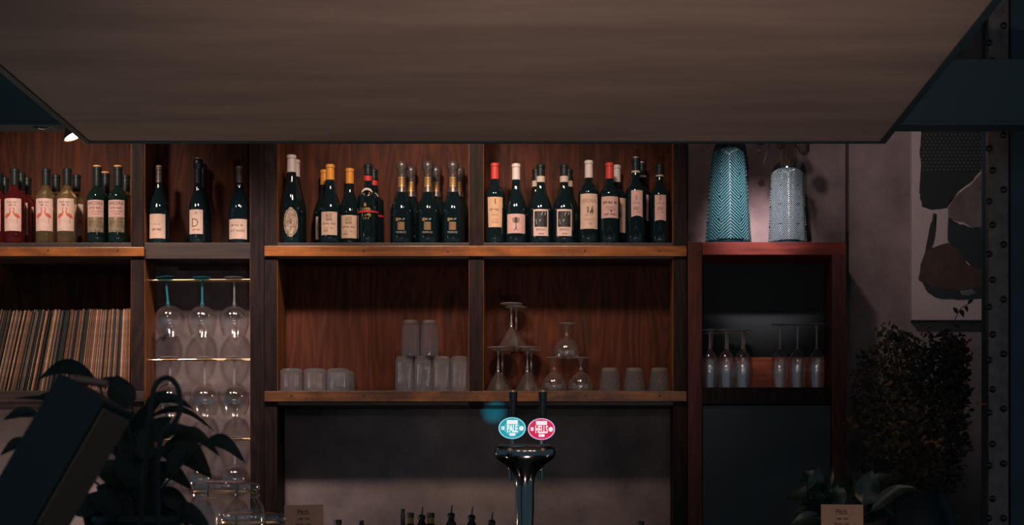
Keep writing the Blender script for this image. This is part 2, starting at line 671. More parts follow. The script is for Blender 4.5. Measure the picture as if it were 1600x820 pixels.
def label_patch(r, u0, u1, v0, v1, shape='rect', dip=0.0, lift=.0004, nu=14, nv=8):
    """a paper label laid round a bottle of radius r; shape: rect, oval or taper (narrower below)"""
    bm = bmesh.new()
    rows = []
    c, hw = (u0 + u1) / 2, (u1 - u0) / 2
    for j in range(nv + 1):
        t = j / nv
        v = v0 + (v1 - v0) * t
        k = 1.0
        if shape == 'oval':
            k = math.sqrt(max(0.02, 1 - (2 * t - 1) ** 2))
        elif shape == 'taper':
            k = .86 + .14 * t
        row = []
        for i in range(nu + 1):
            s = 2 * i / nu - 1
            u = c + hw * k * s
            vv = v + dip * (1 - s * s) * (1 - t)
            row.append(bm.verts.new(((r + lift) * math.sin(u / r), -(r + lift) * math.cos(u / r), vv)))
        rows.append(row)
    for A, B in zip(rows, rows[1:]):
        for i in range(nu):
            bm.faces.new((A[i], A[i + 1], B[i + 1], B[i]))
    return bm

# ------------------------------------------------------------------ the setting


ZL0_ = EYE + 216 * 7.0 / F - .001
bm = bmesh.new()
XA, XB = X(216, 7.2), X(1321, 7.2)
prism_poly = [(-4.2, 7.38), (XA, 7.38), (XA, 7.2), (XB, 7.2), (XB, 7.235), (2.6, 7.235), (2.6, 7.7), (-4.2, 7.7)]
A_ = [bm.verts.new((x, y, 0)) for x, y in prism_poly]
B_ = [bm.verts.new((x, y, 4.0)) for x, y in prism_poly]
bm.faces.new(A_); bm.faces.new(list(reversed(B_)))
for i in range(len(A_)):
    j = (i + 1) % len(A_)
    bm.faces.new((A_[i], B_[i], B_[j], A_[j]))
structure('wall_back', bm, PLASTER)
structure('wall_lower_left', boxbm(-4.2, XA - .0005, 7.2, 7.38, 0, ZL0_), PLASTER)
structure('floor', boxbm(-4.2, 4.2, -4.5, 7.7, -.1, 0), FLOORM)
structure('ceiling', boxbm(-4.2, 4.2, 2.5, 7.7, 4.0, 4.1), CEIL)
structure('wall_right', boxbm(X(1577, 6.45) + .004, 2.6, 6.44, 6.60, 0, 4.0), DARKWALL)

# ------------------------------------------------------------------ black steel beam and riveted column
bt = thing('steel_beam', 'black steel beam running across above the shelves behind the hanging canopy', 'beam', (0, 6.1, 2.58))
zb0, zb1 = Z(195, 6.05), Z(92, 6.05)
zb0 -= 2.58
zb1 -= 2.58
obj('web', boxbm(-4.0, X(1560, 6.3), -.012, .012, zb0 + .012, zb1 - .012), BLACK, bt)
obj('flange', boxbm(-4.0, 2.4, -.05, .05, zb0, zb0 + .012), BLACK, bt, bevel=.002)
obj('flange', boxbm(-4.0, 2.4, -.05, .05, zb1 - .012, zb1), BLACK, bt, bevel=.002)
obj('stiffener_plate', boxbm(-4.0, 2.4, -.05, -.04, zb0 + .012, zb1 - .012), BLACK, bt)

YC = 6.45
cx0, cx1 = X(1545, YC), X(1576, YC)
ct = thing('riveted_column', 'grey steel column with rows of round rivets at the right edge', 'column', ((cx0 + cx1) / 2, YC, 0))
hw_ = (cx1 - cx0) / 2
obj('flange', boxbm(-hw_, hw_, 0, .012, 0, 4.0), STEEL, ct, bevel=.001)
obj('web', boxbm(-.008, .008, .012, .16, 0, 4.0), STEEL, ct)
obj('rear_flange', boxbm(-hw_ * .6, hw_ * .2, .16, .172, 0, 4.0), BLACK, ct)


def dome(r, h, n=10, m=4):
    return [(r, 0)] + [(r * math.cos(PI / 2 * k / m), h * math.sin(PI / 2 * k / m)) for k in range(1, m)] + [(0, h)]


rv_me = None
RIVM = plain('dark_rivet_steel', (.03, .028, .028), .35, .3)
riv_pts = []
for k in range(-4, 9):
    for px_, y0_ in ((1551, 266), (1568, 211)):
        riv_pts.append((px_, y0_ + 85.5 * k, 'f'))
    riv_pts.append((1546, 232 + 82.5 * k, 's'))
for px_, py_, kind in riv_pts:
    if not -60 < py_ < 850:
        continue
    if rv_me is None:
        rv_me = bpy.data.meshes.new('rivet')
        b_ = lathebm([(0, 0)] + dome(.0125, .011), 12)
        b_.to_mesh(rv_me); b_.free()
        for p_ in rv_me.polygons:
            p_.use_smooth = True
        rv_me.materials.append(RIVM)
    if kind == 'f':
        link('rivet', rv_me, None, ct, (X(px_, YC) - (cx0 + cx1) / 2, 0, Z(py_, YC)), (R(90), 0, 0))
    else:
        link('rivet', rv_me, None, ct, (-hw_ + .001, 0, Z(py_, YC)), (R(90), 0, 0))

# ------------------------------------------------------------------ hanging canopy
YB, ZCAN = 5.9, EYE + 627 * 5.9 / F
cxl, cxr = X(140, YB), X(1375, YB)
YF = 3.3
can = thing('hanging_canopy', 'wide brown canopy panel hanging over the bar with a black edge', 'canopy', ((cxl + cxr) / 2, (YB + YF) / 2, ZCAN))
hx, hy = (cxr - cxl) / 2, (YB - YF) / 2
obj('panel', boxbm(-hx, hx, -hy, hy, .004, .05), CANOPY, can)
for nm, a in (('edge_frame', (-hx - .022, -hx, -hy - .022, hy + .026, 0, .10)), ('edge_frame', (hx, hx + .022, -hy - .022, hy + .026, 0, .10)),
              ('edge_frame', (-hx, hx, hy, hy + .026, 0, .10)), ('edge_frame', (-hx, hx, -hy - .022, -hy, 0, .10))):
    obj(nm, boxbm(*a), BLACK, can, bevel=.002)
for sx in (-.8, .8):
    for sy in (-.8, .8):
        obj('hanger_rod', lathebm([(0, .05), (.008, .05), (.008, 4.0 - ZCAN), (0, 4.0 - ZCAN)], 8, (sx * hx, sy * hy, 0)), BLACK, can)

# clip lamp under the beam at the left
LY = 6.08
lp = P(113, 205, LY)
lt = thing('clip_lamp', 'small lit lamp with a flared shade clipped under the beam at upper left', 'lamp', lp)
LAMPGLOW = plain('lit_lamp_glass', (.9, .8, .7), .5, emit=(1.0, .80, .62), estr=9.0)
SHADEM = plain('bronze_lamp_shade', (.20, .12, .07), .35, .8)
rotl = (0, R(-28), 0)
obj('shade', lathebm([(.012, .030), (.016, .018), (.030, .0), (.040, -.018), (.038, -.018), (.028, .002), (.012, .022)], 24), SHADEM, lt, rot=rotl, smooth=True)
obj('diffuser', lathebm([(0, -.0185), (.020, -.022), (.034, -.016), (.034, -.012), (0, -.010)], 20), LAMPGLOW, lt, rot=rotl, smooth=True)
obj('socket', lathebm([(0, .022), (.013, .022), (.013, .048), (.006, .056), (0, .056)], 14), BLACK, lt, rot=rotl, smooth=True)
obj('arm', tubebm(spline([(-.022, 0, .044), (-.045, 0, .028), (-.085, 0, .010), (-.12, 0, .012)], 5), .0035, 8), BRASS, lt)
obj('bracket', boxbm(-.126, -.112, -.012, .012, .008, zb0 + 2.58 - lp.z + .0005), BLACK, lt)
d = bulb('clip_lamp_light', lp + Vector((.02, 0, -.06)), .35, (1.0, .75, .5), .03)

# ------------------------------------------------------------------ back-bar shelving
Y0, YW = 7.0, 7.2
ZS = EYE + 470 * Y0 / F            # top of the upper shelf boards
ZL = EYE + 239 * Y0 / F            # top of the lower shelf boards
ZS0, ZL0 = EYE + 445 * Y0 / F, EYE + 216 * Y0 / F
ZTOP = 3.05


def xf(px):
    return X(px, Y0)


def screw_at(parent, px, py, y, ox, oz):
    obj('screw', lathebm([(0, 0), (.0042, 0), (.0034, .0016), (0, .0018)], 10), SCREWM, parent, (X(px, y) - ox, y, Z(py, y) - oz), (R(90), 0, 0))


SCREWM = plain('dark_screw_head', (.02, .014, .01), .5)


def shelving(name, label, posts, bays, yback, y0=Y0, trims=(), screws=(), panels=True, boards=True, upper_only=False):
    t = thing(name, label, 'shelving', (xf((posts[0][0] + posts[-1][1]) / 2), y0, 0))
    ox = t.location.x
    for k, (a, b) in enumerate(posts):
        short = len(posts) == 3 and k == 1
        obj('post', boxbm(xf(a) - ox, xf(b) - ox, 0, yback - y0 - .002, ZL0 if short else .0, ZTOP), WOOD_POST, t, bevel=.0015)
    for a, b in bays:
        xa, xb = xf(a) - ox, xf(b) - ox
        obj('shelf_board', boxbm(xa, xb, .001, yback - y0 - .002, ZS0, ZS), WOOD_BOARD, t, bevel=.0012)
        if boards:
            obj('shelf_board', boxbm(xa, xb, .001, yback - y0 - .002, ZL0, ZL), WOOD_BOARD, t, bevel=.0012)
        obj('top_board', boxbm(xa, xb, .001, yback - y0 - .002, ZTOP - .025, ZTOP), WOOD_BOARD, t)
        for q0, q1 in ((xa + .0001, xa + .0014), (xb - .0014, xb - .0001)):
            for zz0, zz1 in ((ZS + .0002, ZTOP - .026), (ZL + .0002 if boards else .9, ZS0 - .0002)):
                obj('side_lining', boxbm(q0, q1, .003, yback - y0 - .0085, zz0, zz1), WOOD_LINING, t)
        obj('back_panel', boxbm(xa, xb, yback - y0 - .008, yback - y0 - .002, ZS, ZTOP - .025), WOOD_PANEL, t)
        if panels:
            obj('back_panel', boxbm(xa, xb, yback - y0 - .008, yback - y0 - .002, ZL, ZS0), WOOD_PANEL, t)
    yt = y0 - .014
    for a, b, p0, p1, mt in trims:
        obj('edge_trim', boxbm(X(a, yt) - ox, X(b, yt) - ox, -.014, -.0002, Z(p1, yt), Z(p0, yt)), mt, t, bevel=.0012)
    for sx, sy in screws:
        obj('screw', lathebm([(0, 0), (.0042, 0), (.0034, .0016), (0, .0018)], 10), SCREWM, t,
            (X(sx, yt) - ox, yt - y0, Z(sy, yt)), (R(90), 0, 0))
    return t


shelving('shelving_unit', 'wide two-bay dark wood bar shelf with amber edge trims in the middle of the wall',
         [(413, 433), (733, 755), (1052, 1073)], [(433, 733), (755, 1052)], YW,
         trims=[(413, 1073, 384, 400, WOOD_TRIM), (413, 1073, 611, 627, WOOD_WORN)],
         screws=[(568, 392), (700, 393), (914, 392), (1031, 392), (455, 618), (568, 618), (915, 618), (1031, 618)])
shelving('shelving_unit', 'deep dark wood shelf at the far left holding records below flamingo bottles',
         [(-182, -160), (205, 225)], [(-160, 205)], 7.37,
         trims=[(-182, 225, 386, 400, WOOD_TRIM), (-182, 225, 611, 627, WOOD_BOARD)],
         screws=[(75, 391), (184, 391), (77, 619)])
t_ = shelving('shelving_unit', 'narrow dark wood shelf column between the two wider units, with hanging glasses below',
              [(391, 412.5)], [(225.5, 391)], YW, panels=False, boards=False)
ox_ = t_.location.x
obj('wall_batten', boxbm(xf(262) - ox_, xf(391) - ox_, .185, .199, Z(422, 7.19), Z(418, 7.19)), WOOD_REDV, t_)
RODM = BRASS
RACK = []
for py_ in (438, 562, 686):
    zr = Z(py_, 7.08)
    RACK.append(zr)
    for dy in (.066, .096):
        dz = .002 if dy < .08 else -.001
        obj('brass_rail', tubebm([(xf(225.8) - ox_, dy, zr - dz), (xf(310) - ox_, dy, zr), (xf(390.8) - ox_, dy, zr + dz * .5)], .0028, 8), RODM, t_)

# red unit on the right
YR = 6.97
LOWER_SHADE = plain('dark_lower_niche_shade', (.011, .026, .033), .6, vary=.2, scale=6)
NICHE_SHADE = plain('shaded_niche_back', (.005, .012, .015), .8)  # shade on the upper niche back put into a near-black colour
rt = thing('shelf_cabinet', 'red-brown wooden cabinet with an open glass niche under two teal vases', 'cabinet', (X(1198, YR), YR, 0))
orx = rt.location.x


def xr(px):
    return X(px, YR) - orx


ZR = Z(378, YR)
zr1, zr2, zr3 = Z(398, YR), Z(605, YR), Z(631, YR)
dp = YW - YR - .002
obj('top_board', boxbm(xr(1097.5), xr(1322), 0, dp, zr1, ZR), WOOD_RED, rt, bevel=.0015)
obj('post', boxbm(xr(1075), xr(1097), 0, dp, 0, ZR), WOOD_REDV, rt, bevel=.0015)
obj('post', boxbm(xr(1300), xr(1322), 0, dp, 0, zr1), WOOD_REDV, rt, bevel=.0015)
obj('niche_floor', boxbm(xr(1097), xr(1300), 0, dp, zr3, zr2), WOOD_POST, rt, bevel=.0015)
obj('back_panel', boxbm(xr(1097), xr(1300), dp - .008, dp, zr2, zr1), NICHE_SHADE, rt)
obj('lit_back_band', boxbm(xr(1097.3), xr(1299.7), dp - .018, dp - .0085, zr2 + .0002, Z(558, 7.185)), WOOD_NICHE_LIT, rt)  # added strip standing in for the lit lower part of the niche back
obj('lower_shade_panel', boxbm(xr(1098), xr(1299), .012, .03, .05, zr3 - .004), LOWER_SHADE, rt, bevel=.002)  # dark sheet standing in for the shade inside the open lower niche
obj('back_panel', boxbm(xr(1097), xr(1300), dp - .012, dp, 0, zr3), WOOD_POST, rt)

# ------------------------------------------------------------------ counters (below the frame, carrying what stands on them)
STONE = plain('dark_stone_counter', (.03, .028, .027), .3, vary=.3, scale=12)
ZC = 1.13
b_ = thing('bar_counter', 'dark stone-topped front bar carrying the beer tap and cards', 'counter', (0, 5.4, 0))
obj('worktop', boxbm(-1.45, 1.75, -.36, .4, ZC - .04, ZC), STONE, b_, bevel=.004)
obj('front_panel', boxbm(-1.4, 1.7, -.26, .36, 0, ZC - .04), WOOD_POST, b_)
b_ = thing('side_counter', 'dark counter leg at lower left under the tablet till and potted plant', 'counter', (-1.15, 4.0, 0))
obj('worktop', boxbm(-.75, .6, -1.5, 1.03, ZC - .04, ZC), STONE, b_, bevel=.004)
obj('front_panel', boxbm(-.7, .52, -1.42, 1.03, 0, ZC - .04), WOOD_POST, b_)
ZBK = 1.24
b_ = thing('back_counter', 'dark ledge along the wall carrying small bitters bottles', 'counter', (0, 6.8, 0))
obj('worktop', boxbm(xf(437), xf(1048), -.25, .19, ZBK - .04, ZBK), STONE, b_, bevel=.004)
obj('front_panel', boxbm(xf(440), xf(1046), -.2, .18, 0, ZBK - .04), WOOD_POST, b_)
b_ = thing('plinth_table', 'dark side table at the right under the dried flower arrangement', 'table', (X(1440, 6.75), 6.75, 0))
obj('table_top', boxbm(-.22, .17, -.22, .3, 1.02, 1.06), STONE, b_, bevel=.004)
for sx, sy in ((-.19, -.19), (.14, -.19), (-.19, .27), (.14, .27)):
    obj('leg', boxbm(sx - .02, sx + .02, sy - .02, sy + .02, 0, 1.02), WOOD_POST, b_)

# ------------------------------------------------------------------ bottles
GAP = .0006
SB = F / 7.06                      # pixels per metre at the front row


def bz(py):
    return Z(py, 7.06) - ZS


SHAPES = {'bordeaux': (.60, .735, 1.0), 'burgundy': (.40, .80, 1.25), 'champagne': (.37, .74, 1.15), 'hock': (.40, .86, 1.2), 'port': (.585, .68, .8)}


def bottle_profile(shape, h, r, rn):
    fb, fn, pw = SHAPES[shape]
    prof = [(0, .004), (r * .55, .001), (r * .88, 0), (r * .97, .003), (r, .009)]
    for k in range(1, 6):
        prof.append((r, .009 + (fb * h - .009) * k / 5))
    for k in range(1, 13):
        t = k / 12
        if shape in ('bordeaux', 'port'):
            s = math.cos(t * PI / 2) ** .9 if t < 1 else 0
            s = .72 * s + .28 * (1 - t * t * (3 - 2 * t))
        else:
            s = 1 - (t ** pw) * (3 - 2 * t) / (3 - 2) if False else (1 - t * t * (3 - 2 * t)) ** pw
        prof.append((rn + (r - rn) * s, fb * h + (fn - fb) * h * t))
    prof += [(rn * .98, h * .9), (rn * .96, h - .014), (rn * 1.1, h - .013), (rn * 1.1, h - .003), (rn * .9, h), (0, h)]
    return prof


def radius_at(prof, z):
    for (r0, z0), (r1, z1) in zip(prof[4:], prof[5:]):
        if z0 <= z <= z1 and z1 > z0:
            return r0 + (r1 - r0) * (z - z0) / (z1 - z0)
    return prof[-3][0]


def capsule(prof, z0, h, lift=.0009, crown=None):
    pts = []
    z = z0
    pts.append((radius_at(prof, z0) + .0001, z0))
    n = 8
    for k in range(n + 1):
        z = z0 + (h - .014 - z0) * k / n
        pts.append((radius_at(prof, z) + lift, z))
    rn = radius_at(prof, h - .016)
    if crown == 'champagne':
        pts += [(rn * 1.35 + lift, h - .028), (rn * 1.5, h - .018), (rn * 1.42, h - .006), (rn * 1.0, h + .001), (0, h + .002)]
        pts = [p for i, p in enumerate(pts) if not (i > 3 and i <= n + 1 and p[1] > h - .03)]
    else:
        pts += [(rn + .0026, h - .0125), (rn + .0026, h - .002), (rn * .93, h + .0012), (0, h + .0016)]
    return lathebm(pts, 24)


def band(prof, z0, z1, lift=.0012):
    pts = [(radius_at(prof, z0), z0), (radius_at(prof, z0) + lift, z0 + .0002), (radius_at(prof, z1) + lift, z1 - .0002), (radius_at(prof, z1), z1)]
    return lathebm(pts, 24)


def make_bottle(label, px, Y, zbase, shape, top, rpx, glass, cap=None, capbot=None, crown=None, bands=(), labels=(), prints=(), rnpx=6.2,
                name='wine_bottle', cat='bottle', group=None, extra=()):
    h = bz(top)
    r = rpx / SB
    prof = bottle_profile(shape, h, r, rnpx / SB)
    t = thing(name, label, cat, (X(px, Y), Y, zbase + GAP), group=group)
    obj('glass_body', lathebm(prof, 36), glass, t, smooth=True)
    if cap is not None:
        obj('capsule', capsule(prof, bz(capbot), h, crown=crown), cap, t, smooth=True)
    for b0, b1, m in bands:
        obj('neck_band' if b0 < 300 else 'body_band', band(prof, bz(b1), bz(b0), .0022), m, t, smooth=True)
    for i, lb in enumerate(labels):
        u0, u1, p0, p1, m = lb[:5]
        opt = lb[5] if len(lb) > 5 else {}
        lo = obj('label', label_patch(r, u0 / SB, u1 / SB, bz(p1), bz(p0), opt.get('shape', 'rect'), opt.get('dip', 0)), m, t, smooth=True)
        for nm, pm, fn in opt.get('prints', ()):
            fl = Flat()
            fn(fl)
            fl.v = [(u / SB, bz(v)) for u, v in fl.v]
            obj(nm, fl.wrap(r, .0008 if nm != 'inset_picture' else .0006), pm, lo)
    for nm, pm, fn in prints:
        fl = Flat()
        fn(fl)
        fl.v = [(u / SB, bz(v)) for u, v in fl.v]
        obj(nm, fl.wrap(r, .0006), pm, t)
    for nm, pm, p0, p1, rr in extra:
        obj(nm, lathebm([(0, bz(p1)), (rr / SB, bz(p1)), (rr / SB, bz(p0)), (0, bz(p0))], 18), pm, t, smooth=True)
    return t


def again(src, label, px, Y, zbase, group=None):
    c = copy_tree(src)
    c.location = (X(px, Y), Y, zbase + GAP)
    c['label'] = label
    if group:
        c['group'] = group
    return c

# print designs: label coordinates are pixels right of the bottle's axis and picture rows


def flamingo(fl):
    for s in (-1, 1):
        fl.ellipse(s * 7.4, 340.0, 5.2, 2.7, rot=s * .5)
        fl.poly([(s * 10, 339), (s * 13.4, 344.5), (s * 11.2, 344.0), (s * 8.6, 342.5)])
        fl.stroke([(s * 4.5, 338.2), (s * 2.2, 335.6), (s * 2.6, 332.6), (s * 3.4, 330.3), (s * 2.6, 328.4), (s * 1.3, 328.6)], [2.2, 1.9, 1.5, 1.3, 1.7, 1.0])
        fl.stroke([(s * 8.0, 342.0), (s * 8.6, 347.0), (s * 7.9, 352.5)], .75)


def flam_text(fl):
    fl.scribble(-8, 8, 320.8, 317.6, 3, .85)
    fl.scribble(-6, 6, 325.4, 322.4, 5, .85)


def lines(*rows):
    def f(fl):
        for k, (u0, u1, v0, v1) in enumerate(rows):
            fl.scribble(u0, u1, v1, v0, 11 + k, .8)
    return f


LU = ZS                              # upper shelf top, all units
FLAM = [(-15, 15, 313.5, 364, P_BLUSH, {'prints': (('bird_print', CORAL, flamingo), ('lettering', INKSOFT, flam_text))})]
gF = 'flamingo bottles'
rose = make_bottle('clear rosé bottle with two flamingos on its label, second from the left edge', 23, 7.05, LU, 'bordeaux', 265, 16, ROSE, C_BLACK, 291, labels=FLAM)
again(rose, 'rosé flamingo bottle cut by the left edge of the photo, front row', -9.5, 7.05, LU)
gR = 'rosé bottles behind the front two on the left'
for Y_, i_ in ((7.135, 0), (7.22, 1)):
    again(rose, 'rosé flamingo bottle standing in line behind the front rosé bottle, %s row' % ('second' if i_ == 0 else 'third'), 23 + 10 + 9.5 * i_, Y_, LU)
    again(rose, 'rosé bottle in the %s row behind the one cut by the left edge' % ('second' if i_ == 0 else 'third'), -2 + 9.5 * i_, Y_, LU)
mosc = make_bottle('pale gold wine bottle with flamingo label, left of the two in the front row', 72, 7.05, LU, 'bordeaux', 265, 16, GOLD, C_BLACK, 291, labels=FLAM)
again(mosc, 'pale gold wine bottle with flamingo label, right of the two in the front row', 105, 7.05, LU)
again(mosc, 'pale gold flamingo bottle hidden behind the left front gold bottle', 87.5, 7.165, LU)
again(mosc, 'pale gold flamingo bottle half hidden behind the right front gold bottle', 119.5, 7.165, LU)
ANC = [(-14, 14, 316, 342.5, P_PINK, {'prints': (('lettering', INK, lambda fl: fl.text('ANCORA', -12, 12, 323.5, 318.5)), ('small_print', INKSOFT, lines((-9, 9, 327, 329.5), (-10, 10, 333, 334.4), (-7, 7, 337, 338.4))))}),
       (-14, 14, 342.5, 366, P_ORNATE, {'prints': (('scroll_print', GOLDDIM, lambda fl: [fl.ring(s * 6.5, 351, 5 - k * 1.6, 7 - k * 2, .7) for s in (-1, 1) for k in (0, 1, 2)] and None),)})]
anc = make_bottle('dark green bottle with pink label over brown scrollwork and orange cork, left of the pair', 152, 7.05, LU, 'bordeaux', 262, 16, GREENGLASS, C_BLACK, 292, labels=ANC, extra=(('cork', C_CORK, 260, 263, 6.4),))
again(anc, 'dark green bottle with pink and brown label beside the shelf post, right of the pair', 184.5, 7.05, LU)
again(anc, 'orange-corked bottle half hidden behind the left pink-and-brown-labelled bottle', 165, 7.17, LU)
again(mosc, 'flamingo bottle peeking out between the last pink-and-brown bottle and the post', 196.5, 7.17, LU)

# narrow column
make_bottle('slim dark sloping bottle with plain cream label at the left of the narrow shelf', 248.6, 7.06, LU, 'hock', 261, 16.5, DARKGLASS, C_GREYFOIL, 286, rnpx=4.6,
            labels=[(-13.5, 13.5, 337, 375, P_CREAM, {'prints': (('small_print', INKSOFT, lines((-8, 8, 359, 363), (-5, 5, 352, 354))),)})], extra=(('cork', C_CORK, 259.5, 262, 4.4),))
dp_ = make_bottle('dark sparkling bottle with silver-topped neck and a large D on its label', 309.5, 7.06, LU, 'champagne', 249, 15, DARKGLASS, C_BLACK, 287, crown='champagne', rnpx=5.4,
                  labels=[(-13, 10.5, 330, 368, P_CREAM, {'prints': (('lettering', GOLDDIM, lambda fl: fl.text('D', -7, 3, 357, 344)), ('small_print', INKSOFT, lines((-6, 6, 360, 363), (-2, 1.5, 333, 337))),)})],
                  extra=(('crown_cap', C_SILVER, 247.5, 250.5, 4.6),))
again(dp_, 'dark sparkling bottle standing behind the one with a large D', 316, 7.15, LU)
make_bottle('dark sloping bottle with pale cap and wide cream label beside the right post', 374, 7.06, LU, 'hock', 262, 17, DARKGLASS, C_GREYFOIL, 286, rnpx=5,
            labels=[(-16.5, 15.5, 345, 376, P_CREAM, {'prints': (('lettering', INKSOFT, lines((-11, 9, 353, 356.5), (-13, 11, 361, 365), (-5, 3, 350, 352))),)})], extra=(('crown_cap', C_SILVER, 261, 265, 5.2),))

# main unit, left bay


def oval_face(fl):
    fl.ring(0, 350, 9.6, 20, 1.0, 26)
    fl.ellipse(0, 349, 4.2, 7)
    fl.stroke([(-7, 362), (0, 366), (7, 362)], 1.2)


ri = make_bottle('tall dark bottle with white cap and ornate oval label beside the left post', 455.5, 7.06, LU, 'hock', 243, 17.5, DARKGLASS, C_WHITE, 270, rnpx=7,
                 labels=[(-10.5, 13, 327, 373, P_OVAL, {'shape': 'oval', 'prints': (('crest_print', GOLDDIM, lambda fl: [fl.ring(1.2, 350, 9.6, 20, .9, 26), fl.ring(1.2, 349, 5.5, 9, .8), fl.ellipse(1.2, 349, 2.2, 4.5)] and None),)})])
again(ri, 'white-capped bottle mostly hidden behind the tall oval-labelled one', 461.5, 7.145, LU)
LAMB = {'prints': (('emblem_print', INK, lambda fl: [fl.scribble(-5, 5, 343 - k * 2.0, 341.4 - k * 2.0, 20 + k, .75) for k in range(-3, 3)] and None),
                   ('lettering', INKSOFT, lines((-10, 10, 352, 355), (-4, 4, 346.6, 348), (-7, 7, 359, 362), (-9, -2, 363, 366))))}
bu = make_bottle('orange-capped bottle with square cream label, in front of its twin', 516, 7.046, LU, 'burgundy', 259, 18, DARKGLASS, C_ORANGE, 283, rnpx=6.4, labels=[(-13, 13.5, 335, 371, P_CREAM, LAMB)])
again(bu, 'orange-capped bottle behind and left of the front cream-labelled one', 507, 7.1465, LU)
again(bu, 'orange-capped bottle with cream label beside the red-banded bottle, second row', 546.5, 7.12, LU)
po = make_bottle('black bottle with red neck band, white collar and gold emblem', 575, 7.055, LU, 'port', 258, 16, DARKGLASS, C_BLACK, 274, rnpx=6,
                 bands=((276, 284, REDPRINT), (332, 335, REDPRINT)),
                 prints=(('emblem_print', GOLDPRINT, lambda fl: [fl.ellipse(-3, 323, 2, 3.2), fl.scribble(-8, 6, 331.5, 327.5, 31, .8), fl.scribble(-8, 6, 341.5, 336.5, 33, .8), fl.scribble(-6, 3, 346, 342.5, 34, .7)] and None),
                         ('collar_print', P_WHITE, lambda fl: fl.stroke([(-8.5, 303.5), (-5, 299.8), (0, 298.4), (5, 299.8), (8.5, 303.5)], [1.6, 3, 3.4, 3, 1.6])),
                         ('collar_lettering', GOLDPRINT, lambda fl: fl.scribble(-8, 8, 309, 303.6, 37, .85))))
again(po, 'black bottle with red bands half hidden behind the gold-emblem one', 584, 7.145, LU)


def pro_text(fl):
    fl.scribble(-3.2, 6.5, 348, 344.6, 41, .9)
    fl.text('PROSECCO', -8, 8, 368, 365)


pr = make_bottle('black prosecco bottle with grey foil neck, leftmost of the front three', 628, 7.05, LU, 'champagne', 254, 18, DARKGLASS, C_GREYFOIL, 302, crown='champagne', rnpx=6.6,
                 prints=(('brand_print', GOLDPRINT, lambda fl: fl.rect(-8, -4.2, 349, 344)), ('lettering', GREYPRINT, pro_text),
                         ('square_label', GOLDDIM, lambda fl: fl.rect(-5.5, 5.5, 363, 350.5)),
                         ))
h_ = bz(254)
pp = bottle_profile('champagne', h_, 18 / SB, 6.6 / SB)
bmx = bmesh.new()
for k in range(4):
    z0_, z1_ = bz(294 - k * 4), bz(294 - k * 4 - 3.3)
    rr0, rr1 = radius_at(pp, z0_) + .0022, radius_at(pp, z1_) + .0022
    for q in range(4):
        a0, a1 = R(-42 + q * 20 - 4), R(-42 + q * 20 + 13)
        bmx.faces.new([bmx.verts.new((rr * math.sin(a), -rr * math.cos(a), z)) for rr, z, a in ((rr0, z0_, a0), (rr0, z0_, a1), (rr1, z1_, a1), (rr1, z1_, a0))])
obj('gold_tab', bmx, GOLDPRINT, pr)
again(pr, 'black prosecco bottle with grey foil neck, middle of the front three', 669, 7.05, LU)
again(pr, 'black prosecco bottle with grey foil neck nearest the middle post, front row', 708, 7.05, LU)
again(pr, 'prosecco bottle behind the leftmost front one', 642.5, 7.145, LU)
again(pr, 'prosecco bottle behind the middle front one', 681.5, 7.145, LU)
again(pr, 'prosecco bottle behind the one nearest the middle post', 717, 7.145, LU)

# main unit, right bay
make_bottle('red-capped wine bottle with tall tapering parchment label beside the middle post', 773.5, 7.055, LU, 'bordeaux', 256, 16.2, DARKGLASS, C_RED, 281,
            labels=[(-12, 13.5, 311, 358, P_PARCH, {'shape': 'taper', 'prints': (('lettering', INKSOFT, lines((-8.5, 9.5, 328.5, 332.5), (-5, 6, 338, 339.5), (-4, 5, 346, 347.5), (-5, 6, 350, 351.5))), ('crest_print', INK, lambda fl: fl.stroke([(1, 314), (.6, 319), (1.6, 322)], 1.5)))})])


def tree_print(fl):
    fl.stroke([(0, 346), (.3, 355), (0, 361)], [1.2, 1.2, 1.8])
    fl.stroke([(-3, 363.5), (0, 360.5), (3, 363.5)], 1.0)
    for k in range(-5, 6):
        fl.stroke([(k * 1.15, 342 + abs(k) * .4), (k * .8, 352 - abs(k) * .2)], .55)
    fl.ellipse(0, 347, 2.2, 4.5)


make_bottle('white-capped wine bottle with wide pink label showing a tree', 806.5, 7.055, LU, 'burgundy', 257, 17, DARKGLASS, C_WHITE, 282,
            labels=[(-15.5, 16.5, 337.5, 367.5, P_PINK, {'prints': (('tree_print', INK, tree_print),)})])
BAR = [(-12, 12.5, 330.5, 372, P_BLUSH, {'prints': (
    ('inset_picture', P_DARKPIC, lambda fl: [fl.rect(-10 + 20.5 * i / 4, -10 + 20.5 * (i + 1) / 4, 358, 333.5) for i in range(4)] and None),
    ('picture_strokes', GREYPRINT, lambda fl: [fl.stroke([(-7.5, 346), (-6, 354)], .8), fl.stroke([(-2, 349.5), (0, 346.5)], 1.4), fl.stroke([(1, 340), (3, 335)], 1.0), fl.stroke([(6, 340), (8, 336), (6, 335)], .8)] and None),
    ('lettering', INK, lambda fl: fl.text('BAROLO', -7, 7, 363.6, 360.2)), ('small_print', INK, lines((-3, 5, 367.5, 369.6))))})]
ba = make_bottle('black-capped wine bottle with framed dark picture label, left of two', 845, 7.055, LU, 'burgundy', 258, 18.5, DARKGLASS, C_BLACK, 276, bands=((276.5, 286, C_BEIGE),), labels=BAR, rnpx=6)
again(ba, 'black-capped wine bottle with framed dark picture label, right of two', 881.5, 7.055, LU)
again(ba, 'wine bottle half hidden behind the left picture-labelled bottle', 838, 7.145, LU)
again(ba, 'wine bottle half hidden behind the right picture-labelled bottle', 888.5, 7.145, LU)


def castle(fl):
    fl.stroke([(2.0, 337), (4.5, 331), (5.5, 325)], [1.4, 2.4, .8])
    fl.scribble(1.5, 9, 337, 331, 52, .8)


